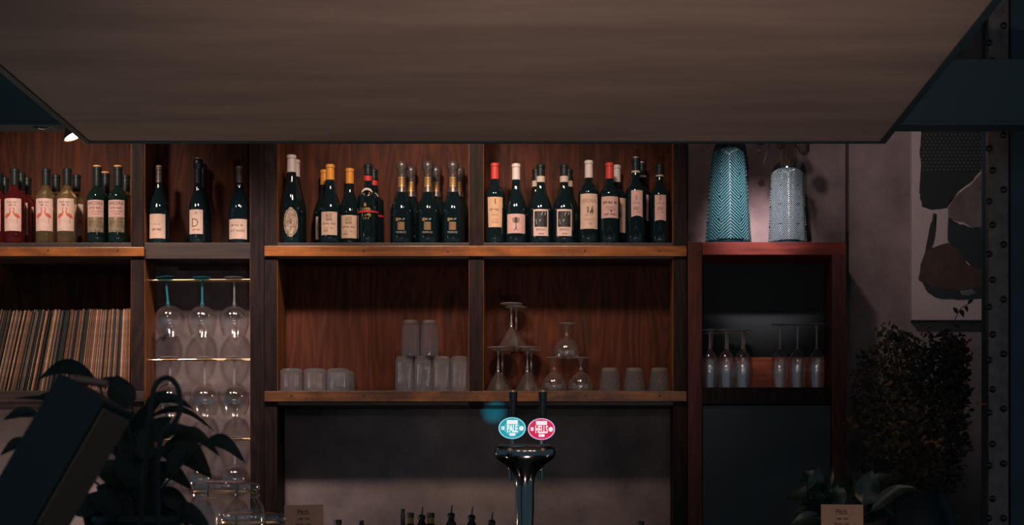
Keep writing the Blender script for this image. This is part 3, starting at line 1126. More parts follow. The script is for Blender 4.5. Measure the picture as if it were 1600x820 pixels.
SEN = [(-15.2, 15.2, 306, 360.5, P_CREAM, {'prints': (('lettering', INKSOFT, lambda fl: fl.text('SEÑORIAL', -12.5, 13.5, 320, 313)), ('castle_print', INKSOFT, lambda fl: [fl.scribble(-7, 0, 336, 322, 51, .5), fl.scribble(-8, 6, 340, 338, 53, .6), fl.scribble(-9, 9, 346.4, 345.6, 54, 1.0), fl.scribble(-3, 5, 355, 352, 55, .8)] and None), ('figure_print', INK, castle))})]
se = make_bottle('white-capped wine bottle with tall cream SEÑORIAL label', 920, 7.055, LU, 'bordeaux', 252, 16.4, DARKGLASS, C_WHITE, 279, labels=SEN)
again(se, 'white-capped wine bottle half hidden behind the red-capped one with a short pink label', 963.5, 7.14, LU)
make_bottle('red-capped wine bottle with short pink label, in front of a white-capped one', 952.5, 7.05, LU, 'bordeaux', 256, 16, DARKGLASS, C_RED, 281,
            labels=[(-15, 15.2, 310.5, 344, P_PINK, {'prints': (('lettering', INK, lines((-11, 12, 318, 322), (-6, 6, 326.5, 328), (-8, 9, 330, 331.4), (-10, 11, 337, 340))), ('crest_print', INK, lambda fl: fl.ellipse(2, 333.5, 1.2, 2)))})])
LON = {'prints': (('lettering', INKSOFT, lines((-5.5, 5.5, 320, 322), (-4, 4, 326, 332), (-6, 6, 334, 336))), ('crest_print', INKSOFT, lambda fl: fl.stroke([(-.5, 309), (.5, 314), (0, 317)], 1.4)))}
lo_ = make_bottle('dark bottle with silver-topped black cap and slim pink label', 993.5, 7.05, LU, 'bordeaux', 249, 16, DARKGLASS, C_BLACK, 269, bands=((268.5, 271.5, C_BEIGE),),
                  labels=[(-8, 10.5, 301, 343, P_PINK, dict(LON, dip=.006))], extra=(('crown_cap', C_SILVER, 246.5, 250.5, 4.8),))
again(lo_, 'dark bottle mostly hidden behind the silver-topped slim-label one', 1003, 7.14, LU)
make_bottle('plain black-capped bottle with slim arched pink label beside the right post', 1031, 7.05, LU, 'bordeaux', 258, 14.5, DARKGLASS, C_BLACK, 276, rnpx=5.6, bands=((275, 277.5, C_BEIGE),),
            labels=[(-9, 9.6, 308, 348.5, P_PINK, dict(LON, dip=.004))])

# ------------------------------------------------------------------ glassware (stood or hung upside down: z = 0 at the rim)


def stemware(label, cat, name, px, Y, z, bowl, H, foot_r, stem_r, stem_mat=STEMGLASS, rot=(0, 0, 0), group=None, wall=.0011, bowl_mat=GLASS):
    """bowl: outer profile (r, z) from the rim up to the stem joint"""
    t = thing(name, label, cat, (X(px, Y), Y, z + GAP), rot, group)
    zj = bowl[-1][1]
    inner = [(max(r - wall, 0.0005), zz - (0 if i == 0 else wall * .7)) for i, (r, zz) in enumerate(bowl)]
    inner = [p for p in inner if p[1] < zj - .002]
    prof = [(0, inner[-1][1] + .0005)] + list(reversed(inner)) + bowl + [(0, zj + .0001)]
    obj('bowl', lathebm(prof, 32), bowl_mat, t, smooth=True)
    obj('stem', lathebm([(0, zj - .0005), (stem_r * 1.9, zj - .0003), (stem_r * 1.15, zj + .009), (stem_r, zj + .018), (stem_r, H - .032), (stem_r * 1.35, H - .021), (stem_r * 2.2, H - .011), (stem_r * 3.6, H - .0055), (0, H - .0052)], 16), stem_mat, t, smooth=True)
    obj('foot', lathebm([(0, H - .0048), (stem_r * 3, H - .0048), (foot_r * .6, H - .003), (foot_r, H - .0016), (foot_r, H - .0004), (foot_r * .96, H), (0, H)], 32), stem_mat, t, smooth=True)
    return t


def arc(pts, n=6):
    return [(v.x, v.y) for v in spline([(r, z, 0) for r, z in pts], n)]


SC_ = F / 7.07
BALLOON = arc([(.043, 0), (.052, .025), (.0575, .052), (.052, .084), (.034, .106), (.014, .115), (.0045, .120)], 4)
HB = 91 / SC_
zr0 = RACK[0]
sw = stemware('balloon wine glass with teal stem hanging tilted at the left of the top rail', 'glass', 'wine_glass', 263, 7.081, zr0 + .0100 - HB, BALLOON, HB, .040, .0042, TEALGLASS)
pv = Vector((X(259, 7.081), 7.081, zr0 + .0115))
sw.rotation_euler = (0, R(-5), 0)
sw.location = pv - Vector((math.sin(R(-5)) * HB, 0, math.cos(R(-5)) * HB))
stemware('balloon wine glass with teal stem hanging in the middle of the top rail', 'glass', 'wine_glass', 316, 7.081, zr0 + .0100 - HB, BALLOON, HB, .040, .0042, TEALGLASS)
clr = stemware('clear balloon wine glass hanging at the right of the top rail', 'glass', 'wine_glass', 366, 7.081, zr0 + .0100 - HB, BALLOON, HB, .040, .0035)
for row, (nm, xs) in enumerate((('middle', (266, 320, 366)), ('lowest', (262, 313, 367)))):
    for k, px_ in enumerate(xs):
        c = copy_tree(clr)
        c.location = (X(px_, 7.081), 7.081, RACK[row + 1] + .0100 - HB)
        c['label'] = 'clear wine glass hanging from the %s rail, %s of three' % (nm, ('leftmost', 'middle one', 'rightmost')[k])

ZL_ = ZL
# ribbed tumblers, upside down


def tumbler(label, px, Y, z, h, r0, r1, mat=RIBGLASS, ribs=24, depth=.0030, name='tumbler', group=None, base=.008, n=None, twist=0.0):
    """r0: radius at the rim (bottom), r1: at the base (top)"""
    t = thing(name, label, 'glass', (X(px, Y), Y, z + GAP), group=group)
    n = n or ribs * 6
    prof = [(r0 - .0022, 0), (r0, .0005)]
    zt = h - .010
    for k in range(1, 9):
        zz = zt * k / 8
        prof.append((r0 + (r1 - r0) * (zz / h) ** (1 + twist), zz))
    prof += [(r1 * .985, h - .006), (r1 * .94, h - .002), (r1 * .86, h), (0, h - .0006)]
    bm = lathebm(prof, n, rib=(ribs, depth, .004, h - .004))
    lathe(bm, [(r0 - .0022, 0.0)] + [(r0 - .0026 + (r1 - r0) * (zz / h) ** (1 + twist), zz) for zz in (.2 * h, .5 * h, h - base - .006)] + [((r1 - .003) * .8, h - base), (0, h - base)], 48)
    bmesh.ops.remove_doubles(bm, verts=bm.verts, dist=1e-6)
    bd = obj('glass_body', bm, mat, t, smooth=True)
    obj('base_disc', lathebm([(0, h - base - .004), ((r1 - .003) * .4, h - base - .0032), ((r1 - .003) * .74, h - base), (r1 * .82, h - .0022), (0, h - .0022)], 32), BASEGLASS, t, smooth=True)
    return t


def px2(v):
    return v / SC_


for k, px_ in enumerate((455.5, 492.5, 528.5)):
    tumbler('short ribbed tumbler upside down on the lower shelf, %s of three in the front row' % ('left', 'middle', 'right')[k], px_, 7.054, ZL_, px2(35), px2(17.6), px2(16.8))
tumbler('short ribbed tumbler peeking out behind the right end of the short tumblers', 537, 7.147, ZL_, px2(35), px2(17), px2(16.5))
tt = None
for k, px_ in enumerate((632, 661, 689.5, 718)):
    lb = ('tall ribbed tumbler upside down in the bottom row, %s' % ('leftmost', 'second from left', 'third from left', 'one beside the middle post')[k])
    if tt is None:
        tt = tumbler(lb, px_, 7.07, ZL_, px2(55), px2(14.3), px2(13.2), ribs=22)
    else:
        again(tt, lb, px_, 7.07, ZL_)
PLAINTUM = solid_glass('plain_tumbler_glass', (.97, .94, .94), .0, 1.6, .4, .03)
for k, px_ in enumerate((641.5, 671)):
    tumbler('smooth highball glass upside down on top of the tall tumblers, %s of two' % ('left', 'right')[k], px_, 7.07, ZL_ + px2(55) + GAP, px2(56), px2(14.3), px2(12.6), PLAINTUM, 22, .0006, 'highball_glass', base=.012, twist=.5)
# cut rocks glasses
CUT = solid_glass('cut_rocks_glass', (.97, .93, .91), .0, 1.7, .3, .06)
for k, px_ in enumerate((953, 991, 1030)):
    t = thing('rocks_glass', 'cut-glass rocks tumbler upside down on the lower shelf, %s of three' % ('left', 'middle', 'right')[k], 'glass', (X(px_, 7.07), 7.07, ZL_ + GAP))
    bm = bmesh.new()
    h, ra, rb_ = px2(37), px2(17.6), px2(12.8)
    rings = []
    for j in range(9):
        tz = j / 8
        rr = ra + (rb_ - ra) * tz
        if j == 8:
            rr *= .94
        rings.append([bm.verts.new((
            (rr + (.0012 if (i + j) % 2 and 0 < j < 8 else -.0008)) * math.cos(2 * PI * i / 28 + (k * .3)),
            (rr + (.0012 if (i + j) % 2 and 0 < j < 8 else -.0008)) * math.sin(2 * PI * i / 28 + (k * .3)), h * tz)) for i in range(28)])
    for A, B in zip(rings, rings[1:]):
        for i in range(28):
            j = (i + 1) % 28
            bm.faces.new((A[i], A[j], B[j]))
            bm.faces.new((A[i], B[j], B[i]))
    bm.faces.new(rings[-1])
    lathe(bm, [(ra - .003, .0), ((ra + rb_) / 2 - .003, h * .5), (rb_ - .003, h - .016), (0, h - .015)], 32)
    obj('glass_body', bm, CUT, t)
    obj('base_disc', lathebm([(0, h - .0145), (rb_ - .0045, h - .0145), (rb_ * .9, h - .001), (0, h - .001)], 24), BASEGLASS, t, smooth=True)

# martini pyramid and coupe pyramid
MART = [(px2(20), 0), (px2(19.2), .0035), (px2(17.4), .012), (px2(14.6), .025), (px2(11.2), .040), (px2(7.6), .056), (px2(4.2), .071), (.0056, .082), (.004, .087)]
HM = px2(68)
COUPE = arc([(px2(19), 0), (px2(20.5), .018), (px2(18.5), .040), (px2(12), .062), (px2(5), .074), (.0045, .084)], 4)
HCp = px2(53)
m1 = stemware('martini glass upside down, bottom left of the front martini pyramid', 'glass', 'martini_glass', 778.5, 7.041, ZL_, MART, HM, px2(17.5), .0032, bowl_mat=BARGLASS)
again(m1, 'martini glass upside down, bottom right of the front martini pyramid', 824, 7.041, ZL_)
again(m1, 'martini glass upside down, crowning the front martini pyramid', 799, 7.041, ZL_ + HM + GAP)
again(m1, 'martini glass upside down, bottom left of the rear martini pyramid', 785, 7.1415, ZL_)
again(m1, 'martini glass upside down, bottom right of the rear martini pyramid', 830, 7.1415, ZL_)
again(m1, 'martini glass upside down, crowning the rear martini pyramid', 806.5, 7.1415, ZL_ + HM + GAP)
c1 = stemware('champagne coupe upside down, bottom left of the coupe pyramid', 'glass', 'champagne_coupe', 866, 7.06, ZL_, COUPE, HCp, px2(13.5), .0036, bowl_mat=BARGLASS)
again(c1, 'champagne coupe upside down, bottom right of the coupe pyramid', 907.5, 7.06, ZL_)
again(c1, 'champagne coupe upside down, crowning the coupe pyramid', 885.5, 7.06, ZL_ + HCp + GAP)

# niche of the red cabinet
SN = F / 7.05
WN = arc([(11.5 / SN, 0), (13.0 / SN, .05), (13.2 / SN, .095), (11 / SN, .125), (5.5 / SN, .142), (.0042, .152)], 4)
zn = zr2
w1 = None
for k, px_ in enumerate((1109, 1134.5, 1160)):
    lb = 'wine glass upside down in the red cabinet niche, %s of the shorter left trio' % ('left', 'middle', 'right')[k]
    if w1 is None:
        w1 = stemware(lb, 'glass', 'wine_glass', px_, 7.03, zn, WN, 91 / SN, 13 / SN, .0032, bowl_mat=BARGLASS)
    else:
        again(w1, lb, px_, 7.03, zn)
w2 = None
for k, px_ in enumerate((1218.5, 1246, 1276)):
    lb = 'wine glass upside down in the red cabinet niche, %s of the taller right trio' % ('left', 'middle', 'right')[k]
    if w2 is None:
        w2 = stemware(lb, 'glass', 'wine_glass', px_, 7.03, zn, WN, 100 / SN, 14 / SN, .0032, bowl_mat=BARGLASS)
    else:
        again(w2, lb, px_, 7.03, zn)
for k, px_ in enumerate((1112, 1137.5, 1163)):
    again(w1, 'wine glass upside down behind the %s glass of the shorter left niche trio' % ('left', 'middle', 'right')[k], px_, 7.125, zn)

# ------------------------------------------------------------------ records
REC = [('cream', plain('cream_record_sleeve', (.42, .25, .155), .7, vary=.35, scale=30)),
       ('tan', plain('tan_record_sleeve', (.22, .11, .06), .7, vary=.4, scale=30)),
       ('rust', plain('rust_record_sleeve', (.16, .055, .026), .7, vary=.4, scale=30)),
       ('grey', plain('grey_record_sleeve', (.085, .066, .06), .6, vary=.4, scale=30)),
       ('black', plain('black_record_sleeve', (.012, .012, .013), .5, vary=.3, scale=30))]
RLAB = {k: 'thin ' + n + ' record sleeve, %s ' + n + ' one counted from the right post of the shelf'
        for k, n in (('cream', 'cream'), ('tan', 'tan'), ('rust', 'rust-brown'), ('grey', 'grey'), ('black', 'black'))}
rec_n = {}
rng = random.Random(4)
xe = xf(205) - .004
xl = xf(-6) - .05
x_ = xe
rec_me = {}
prev_tilt = 0.0
while x_ > xl:
    th = rng.choice((.0028, .0034, .0040, .0052, .0062))
    frac = (xe - x_) / (xe - xf(0))
    tilt = R(min(12.5, 1.0 + 13.5 * frac ** .7))
    kind, mt = rng.choices(REC, weights=(13, 24, 18, 12, 36))[0]
    hgt = .311 + rng.uniform(-.003, .005) + (.006 if rng.random() < .06 else 0)
    key = (kind, th)
    if key not in rec_me:
        bm = boxbm(-th / 2, th / 2, 0, .305, 0, .312)
        o = obj('record_sleeve', bm, mt)
        rec_me[key] = o.data
    else:
        o = link('record_sleeve', rec_me[key])
    o.scale = (1, 1, hgt / .312)
    x_ -= th / math.cos(tilt) * 1.0 + (tilt - prev_tilt) * .31 * .5 + .0002
    prev_tilt = tilt
    # the sleeve leans: its foot stands further left than its head
    o.rotation_euler = (0, tilt, 0)
    foot = x_ - .312 * math.sin(tilt)
    o.location = (foot + th / 2, 7.022 + rng.uniform(-.008, .008), ZL_ + .001 + th / 2 * math.sin(tilt))
    rec_n[kind] = rec_n.get(kind, 0) + 1
    k_ = rec_n[kind]
    nth = str(k_) + ('th' if k_ % 100 in (11, 12, 13) else {1: 'st', 2: 'nd', 3: 'rd'}.get(k_ % 10, 'th'))
    tag(o, RLAB[kind] % nth, 'record', 'record sleeves in the leaning row')

# ------------------------------------------------------------------ vases


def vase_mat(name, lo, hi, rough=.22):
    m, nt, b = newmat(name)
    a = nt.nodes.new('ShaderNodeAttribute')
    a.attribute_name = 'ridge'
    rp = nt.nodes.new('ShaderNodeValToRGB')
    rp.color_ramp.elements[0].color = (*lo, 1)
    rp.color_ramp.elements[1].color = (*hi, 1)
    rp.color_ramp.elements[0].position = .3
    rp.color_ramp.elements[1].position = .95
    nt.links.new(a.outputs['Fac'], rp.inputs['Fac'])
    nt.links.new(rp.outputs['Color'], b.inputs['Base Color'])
    b.inputs['Roughness'].default_value = rough
    b.inputs['Coat Weight'].default_value = .6
    b.inputs['Coat Roughness'].default_value = .08
    return m


def herringbone_vase(parent, rb, rs, rn, hs, hn, pitch, ncol, period, mat, phase=0.0, nt_=360, nz=230, rot=0.0):
    """rb, rs, rn: radii at base, shoulder and neck; hs, hn: heights of shoulder and neck"""
    verts, faces, ridge = [], [], []
    base_h = .012

    def rad(z):
        if z < .004:
            return rb * (.96 + .04 * z / .004)
        if z <= hs:
            return rb + (rs - rb) * (z / hs) ** 1.1
        t = (z - hs) / (hn - hs)
        return rn + (rs - rn) * math.sqrt(max(0, 1 - t * t))
    for j in range(nz + 1):
        # heights spread along the outline
        z = hs * (j / (nz * .86)) if j <= nz * .86 else hs + (hn - hs) * math.sin((j - nz * .86) / (nz * .14) * PI / 2)
        r = rad(z)
        for i in range(nt_):
            a = 2 * PI * i / nt_
            u = ((a + phase) / (2 * PI) * ncol)
            col = math.floor(u + .5)
            f = u - col                     # -.5 .. .5 inside a column
            zz = z + (period * .5 if col % 2 else 0)
            saw = (zz / period) % 1.0
            hwid = .40 + .20 * (1 - saw) if col % 2 == 0 else .5
            if col % 2 and abs(f) > .5 - (.40 + .20 * (1 - ((z / period) % 1.0)) - .5):
                # covered by the neighbouring leaf
                f = f - math.copysign(1, f)
                raised = 1
            elif col % 2 == 0 and abs(f) > .40 + .20 * (1 - ((z / period) % 1.0)):
                f = f - math.copysign(1, f)
                raised = 0
            else:
                raised = 1 if col % 2 == 0 else 0
            v = z + abs(f) * (2 * PI * rs / ncol) * 1.25
            s = .5 + .5 * math.cos(2 * PI * v / pitch)
            s = s ** 1.3
            k = 1.0 if z > base_h else 0.0
            spine = max(0, 1 - abs(f) / .06) * .5
            rr = r + k * (.0032 * s * min(1, pitch / .011) + .0042 * raised)
            verts.append((rr * math.cos(a - PI / 2), rr * math.sin(a - PI / 2), z))
            ridge.append(k * min(1, s + spine * s))
    for j in range(nz):
        for i in range(nt_):
            i2 = (i + 1) % nt_
            faces.append((j * nt_ + i, j * nt_ + i2, (j + 1) * nt_ + i2, (j + 1) * nt_ + i))
    faces.append(tuple(reversed(range(nt_))))
    me = bpy.data.meshes.new('vase_body')
    me.from_pydata(verts, [], faces)
    at = me.attributes.new('ridge', 'FLOAT', 'POINT')
    at.data.foreach_set('value', ridge)
    for p in me.polygons:
        p.use_smooth = True
    return link('vase_body', me, mat, parent, rot=(0, 0, rot))


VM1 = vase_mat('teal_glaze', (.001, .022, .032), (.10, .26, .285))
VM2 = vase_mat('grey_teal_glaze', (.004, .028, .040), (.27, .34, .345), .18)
SV = F / 7.055
v1 = thing('vase', 'taller teal ceramic vase with raised herringbone ribs, on top of the red cabinet', 'vase', (X(1138.5, 7.055), 7.055, ZR + GAP))
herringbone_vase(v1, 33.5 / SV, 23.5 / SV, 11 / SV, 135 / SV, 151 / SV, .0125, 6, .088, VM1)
obj('neck', lathebm([(11 / SV - .001, 150 / SV), (11 / SV + .002, 151 / SV), (11.5 / SV, 155 / SV), (11 / SV - .003, 155 / SV), (11 / SV - .004, 140 / SV)], 40), VM1, v1, smooth=True)
v2 = thing('vase', 'shorter grey-teal ceramic vase with fine herringbone ribs, on top of the red cabinet', 'vase', (X(1230.5, 7.055), 7.055, ZR + GAP))
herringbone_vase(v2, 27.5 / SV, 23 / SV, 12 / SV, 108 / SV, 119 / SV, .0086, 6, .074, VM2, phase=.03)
obj('neck', lathebm([(12 / SV - .001, 118 / SV), (12 / SV + .002, 119 / SV), (12.3 / SV, 122 / SV), (12 / SV - .003, 122 / SV), (12 / SV - .004, 108 / SV)], 40), VM2, v2, smooth=True)

DRY = plain('dry_brown_stem', (.085, .045, .028), .8, vary=.4, scale=60)
THISTLE = plain('dried_thistle_head', (.06, .036, .028), .85, vary=.4, scale=90)


def dried_bunch(label, px, topz, neckr, seed, heads, n=9, spread=.09, height=.34, droop=()):
    rg = random.Random(seed)
    t = thing('dried_flowers', label, 'flowers', (X(px, 7.055), 7.055, topz))
    for k in range(n):
        a = rg.uniform(0, 2 * PI)
        s = rg.uniform(.2, 1) * spread
        hh = height * rg.uniform(.6, 1)
        b0 = Vector((neckr * .4 * math.cos(a), neckr * .4 * math.sin(a) * .8, -.05))
        e = Vector((s * math.cos(a), s * math.sin(a) * .45, hh))
        obj('stem', tubebm(spline([b0, b0 * .8 + Vector((0, 0, .06)), (b0 + e) / 2 + Vector((0, 0, .02)), e], 4), .0016, 6), DRY, t)
        head_at(t, e, rg.uniform(.011, .018), rg)
    for hx_, hy_, hz_, r_ in heads:
        b0 = Vector((hx_ * .12, 0, -.03))
        e = Vector((hx_, hy_, hz_))
        obj('stem', tubebm(spline([b0, b0 + Vector((hx_ * .1, hy_ * .3, .09)), e + Vector((-hx_ * .2, 0, .05)), e], 4), .0013, 6), DRY, t)
        head_at(t, e, r_, rg)
    for pts in droop:
        obj('grass_blade', tubebm(spline(pts, 4), [.0012] * (len(spline(pts, 4)) - 1) + [.0004], 5, flat=.4), DRY, t)
    return t


def head_at(parent, e, r, rg):
    bm = bmesh.new()
    bmesh.ops.create_icosphere(bm, subdivisions=2, radius=r)
    for v in bm.verts:
        v.co *= rg.uniform(.75, 1.25)
        v.co.z *= 1.15
    obj('seed_head', bm, THISTLE, parent, e)


dried_bunch('dark dried thistles standing in the taller teal vase', 1138.5, ZR + 155 / SV, .02, 3,
            [(.085, -.03, .030, .015), (.115, -.02, -.02, .011), (-.10, -.02, .06, .012)], 8, .10)
rg_ = random.Random(9)
dro = []
for k in range(16):
    a = rg_.uniform(-1, 1)
    dro.append([(a * .012, rg_.uniform(-.015, .01), -.04), (a * .03, -.01, .03), (a * .05 - .01, -.02, .085 + rg_.uniform(0, .04)), (a * .085 - .012, -.03, .03 + rg_.uniform(-.03, .07))])
dried_bunch('brown dried grasses and thistles in the shorter grey-teal vase', 1230.5, ZR + 122 / SV, .022, 5,
            [(.055, -.05, .07, .026), (-.03, -.02, .085, .015), (.03, 0, .10, .02)], 8, .07, droop=dro)

# ------------------------------------------------------------------ canvas
YA = 7.19
CANV = plain('white_canvas', (.40, .33, .32), .8, vary=.08, scale=120)
pt = thing('canvas_painting', 'large pale canvas with black, grey and brown abstract shapes on the right wall', 'painting', (X(1490, YA), YA, Z(500, YA)))
opx, opz = pt.location.x, pt.location.z
obj('canvas', boxbm(X(1425, YA) - opx, X(1575, YA) - opx, 0, .043, 0, Z(150, YA) - opz), CANV, pt, bevel=.002)
PB = plain('matte_black_paint', (.009, .017, .021), .7)
PG = plain('smoky_grey_paint', (.115, .088, .088), .8, vary=.3, scale=14)
PBR = plain('dark_brown_paint', (.050, .028, .019), .8, vary=.25, scale=20)
PGR = plain('slate_paint', (.10, .10, .10), .8, vary=.3, scale=20)


def dots_mat():
    m, nt, b = newmat('black_paint_with_pale_dots')
    N, L = nt.nodes, nt.links
    tc = N.new('ShaderNodeTexCoord')
    sp = N.new('ShaderNodeSeparateXYZ')
    L.new(tc.outputs['Object'], sp.inputs[0])

    def mth(op, a, bv):
        n = N.new('ShaderNodeMath'); n.operation = op
        if isinstance(a, float):
            n.inputs[0].default_value = a
        else:
            L.new(a, n.inputs[0])
        if isinstance(bv, float):
            n.inputs[1].default_value = bv
        elif bv is not None:
            L.new(bv, n.inputs[1])
        return n.outputs[0]
    s = 2 * PI / .0158
    a = mth('MULTIPLY', mth('ADD', sp.outputs['X'], mth('MULTIPLY', sp.outputs['Z'], .577)), s)
    c = mth('MULTIPLY', mth('SUBTRACT', sp.outputs['X'], mth('MULTIPLY', sp.outputs['Z'], .577)), s)
    k = mth('ADD', mth('COSINE', a, None), mth('COSINE', c, None))
    dot = mth('GREATER_THAN', k, 1.4)
    zz = mth('GREATER_THAN', sp.outputs['Z'], 0.585)
    f = mth('MULTIPLY', dot, zz)
    mx = N.new('ShaderNodeMix'); mx.data_type = 'RGBA'
    L.new(f, mx.inputs['Factor'])
    mx.inputs['A'].default_value = (.008, .014, .017, 1)
    mx.inputs['B'].default_value = (.10, .082, .078, 1)
    L.new(mx.outputs['Result'], b.inputs['Base Color'])
    b.inputs['Roughness'].default_value = .8
    return m


def rough_edge(poly, seed, amp=.9):
    rg = random.Random(seed)
    out = []
    for i in range(len(poly)):
        (a, b), (c, d) = poly[i], poly[(i + 1) % len(poly)]
        n = max(1, int(math.hypot(c - a, d - b) / 5))
        for k in range(n):
            t = k / n
            out.append((a + (c - a) * t + rg.uniform(-amp, amp), b + (d - b) * t + rg.uniform(-amp, amp)))
    return out


PATCH = [
    (PG, [(1482, 325), (1490, 308), (1515, 290), (1546, 258), (1546, 352), (1520, 356), (1505, 347), (1482, 342)]),
    (dots_mat(), [(1441, 160), (1441, 200), (1437, 235), (1440, 262), (1436, 300), (1440, 322), (1455, 327), (1480, 325), (1486, 312), (1500, 296), (1520, 281), (1535, 263), (1546, 244), (1546, 160)]),
    (PB, [(1481, 340), (1500, 350), (1520, 356), (1546, 354), (1546, 442), (1530, 428), (1510, 408), (1490, 392), (1481, 376)]),
    (PB, [(1458, 334), (1462, 334), (1461, 362), (1454, 392), (1445, 396), (1449, 372)]),
    (PBR, [(1440, 408), (1447, 391), (1470, 382), (1482, 380), (1500, 392), (1510, 412), (1535, 424), (1547, 432), (1545, 446), (1530, 452), (1500, 453), (1462, 450), (1443, 441), (1435, 437)]),
    (PB, [(1441, 441), (1460, 450), (1500, 453), (1536, 448), (1537, 465), (1500, 467), (1465, 465), (1449, 456)]),
    (PGR, [(1500, 455), (1518, 451), (1524, 458), (1512, 463), (1501, 461)])]
for k, (m, poly) in enumerate(PATCH):
    bm = bmesh.new()
    lift = .0012 + .0009 * k
    prism(bm, [(X(a, YA) - opx, Z(b, YA) - opz) for a, b in rough_edge(poly, 60 + k)], -lift, -.0001)
    bmesh.ops.triangulate(bm, faces=bm.faces)
    obj('paint_patch', bm, m, pt)

# ------------------------------------------------------------------ beer tap
YT = 5.6
ST = F / YT
tx0 = X(820, YT)
tp = thing('beer_tap', 'chrome two-handle beer tap with lit oval badges standing on the bar', 'beer tap', (tx0, YT, ZC + GAP))


def tz(py):
    return Z(py, YT) - ZC


def loft(secs, n=40, power=2.4):
    bm = bmesh.new()
    rings = []
    for cx, z, rx, ry in secs:
        ring = []
        for i in range(n):
            a = 2 * PI * i / n
            ca, sa = math.cos(a), math.sin(a)
            ring.append(bm.verts.new((cx + rx * math.copysign(abs(ca) ** (2 / power), ca), ry * math.copysign(abs(sa) ** (2 / power), sa), z)))
        rings.append(ring)
    for A, B in zip(rings, rings[1:]):
        for i in range(n):
            j = (i + 1) % n
            bm.faces.new((A[i], A[j], B[j], B[i]))
    bm.faces.new(list(reversed(rings[0])))
    bm.faces.new(rings[-1])
    return bm


def pts(v):
    return v / ST


secs = []
for py_, rx, ry in ((872, 13, 13), (820, 13.5, 13.5), (790, 14.5, 14), (765, 14.5, 14), (752, 15.2, 15), (743, 17, 16), (736, 21, 17.5), (729, 27.5, 19), (723, 36, 21), (719, 42.5, 22), (714, 47, 23), (705, 48, 23), (700, 46.5, 22), (697.5, 43, 19)):
    secs.append((0, tz(py_), pts(rx), pts(ry)))
obj('tower', loft(secs), CHROME, tp, smooth=True)
obj('base_flange', lathebm([(0, 0), (.055, 0), (.055, .008), (.034, .016), (pts(13), .03), (0, .03)], 36), CHROME, tp, smooth=True)
obj('top_plate', boxbm(-pts(40), pts(40), -pts(17), pts(17), tz(699), tz(694.5)), CHROME, tp, bevel=.002)
TEALFACE = plain('lit_teal_badge', (.01, .08, .1), .4, emit=(.012, .28, .38), estr=1.0)
TEALGLOW = plain('lit_pale_teal_badge_centre', (.02, .1, .1), .4, emit=(.07, .46, .52), estr=1.0)
TEALRIM = plain('lit_teal_badge_rim', (.1, .5, .55), .4, emit=(.28, .85, .90), estr=.9)
REDFACE = plain('lit_crimson_badge', (.35, .01, .06), .4, emit=(.55, .008, .06), estr=1.0)
REDRIM = plain('lit_lilac_badge_rim', (.6, .4, .6), .4, emit=(.74, .50, .78), estr=.85)
WHITELIT = plain('lit_white_lettering', (.9, .9, .9), .4, emit=(.90, .90, .95), estr=.95)
PALEGREY = plain('grey_badge_print', (.3, .33, .36), .5, emit=(.30, .36, .40), estr=.6)


def ell_prism(rx, rz, y0, y1, n=40, ringw=0):
    bm = bmesh.new()
    if ringw:
        vs = []
        for i in range(n):
            a = 2 * PI * i / n
            c, s = math.cos(a), math.sin(a)
            vs.append([bm.verts.new((k * c * rx - (0 if k == 1 else 0), y, k * s * rz)) for k, y in ((1, y0), (1 - ringw, y0), (1 - ringw, y1), (1, y1))])
        for i in range(n):
            A, B = vs[i], vs[(i + 1) % n]
            for q in range(4):
                bm.faces.new((A[q], A[(q + 1) % 4], B[(q + 1) % 4], B[q]))
    else:
        prism(bm, [(rx * math.cos(2 * PI * i / n), rz * math.sin(2 * PI * i / n)) for i in range(n)], y0, y1)
    return bm


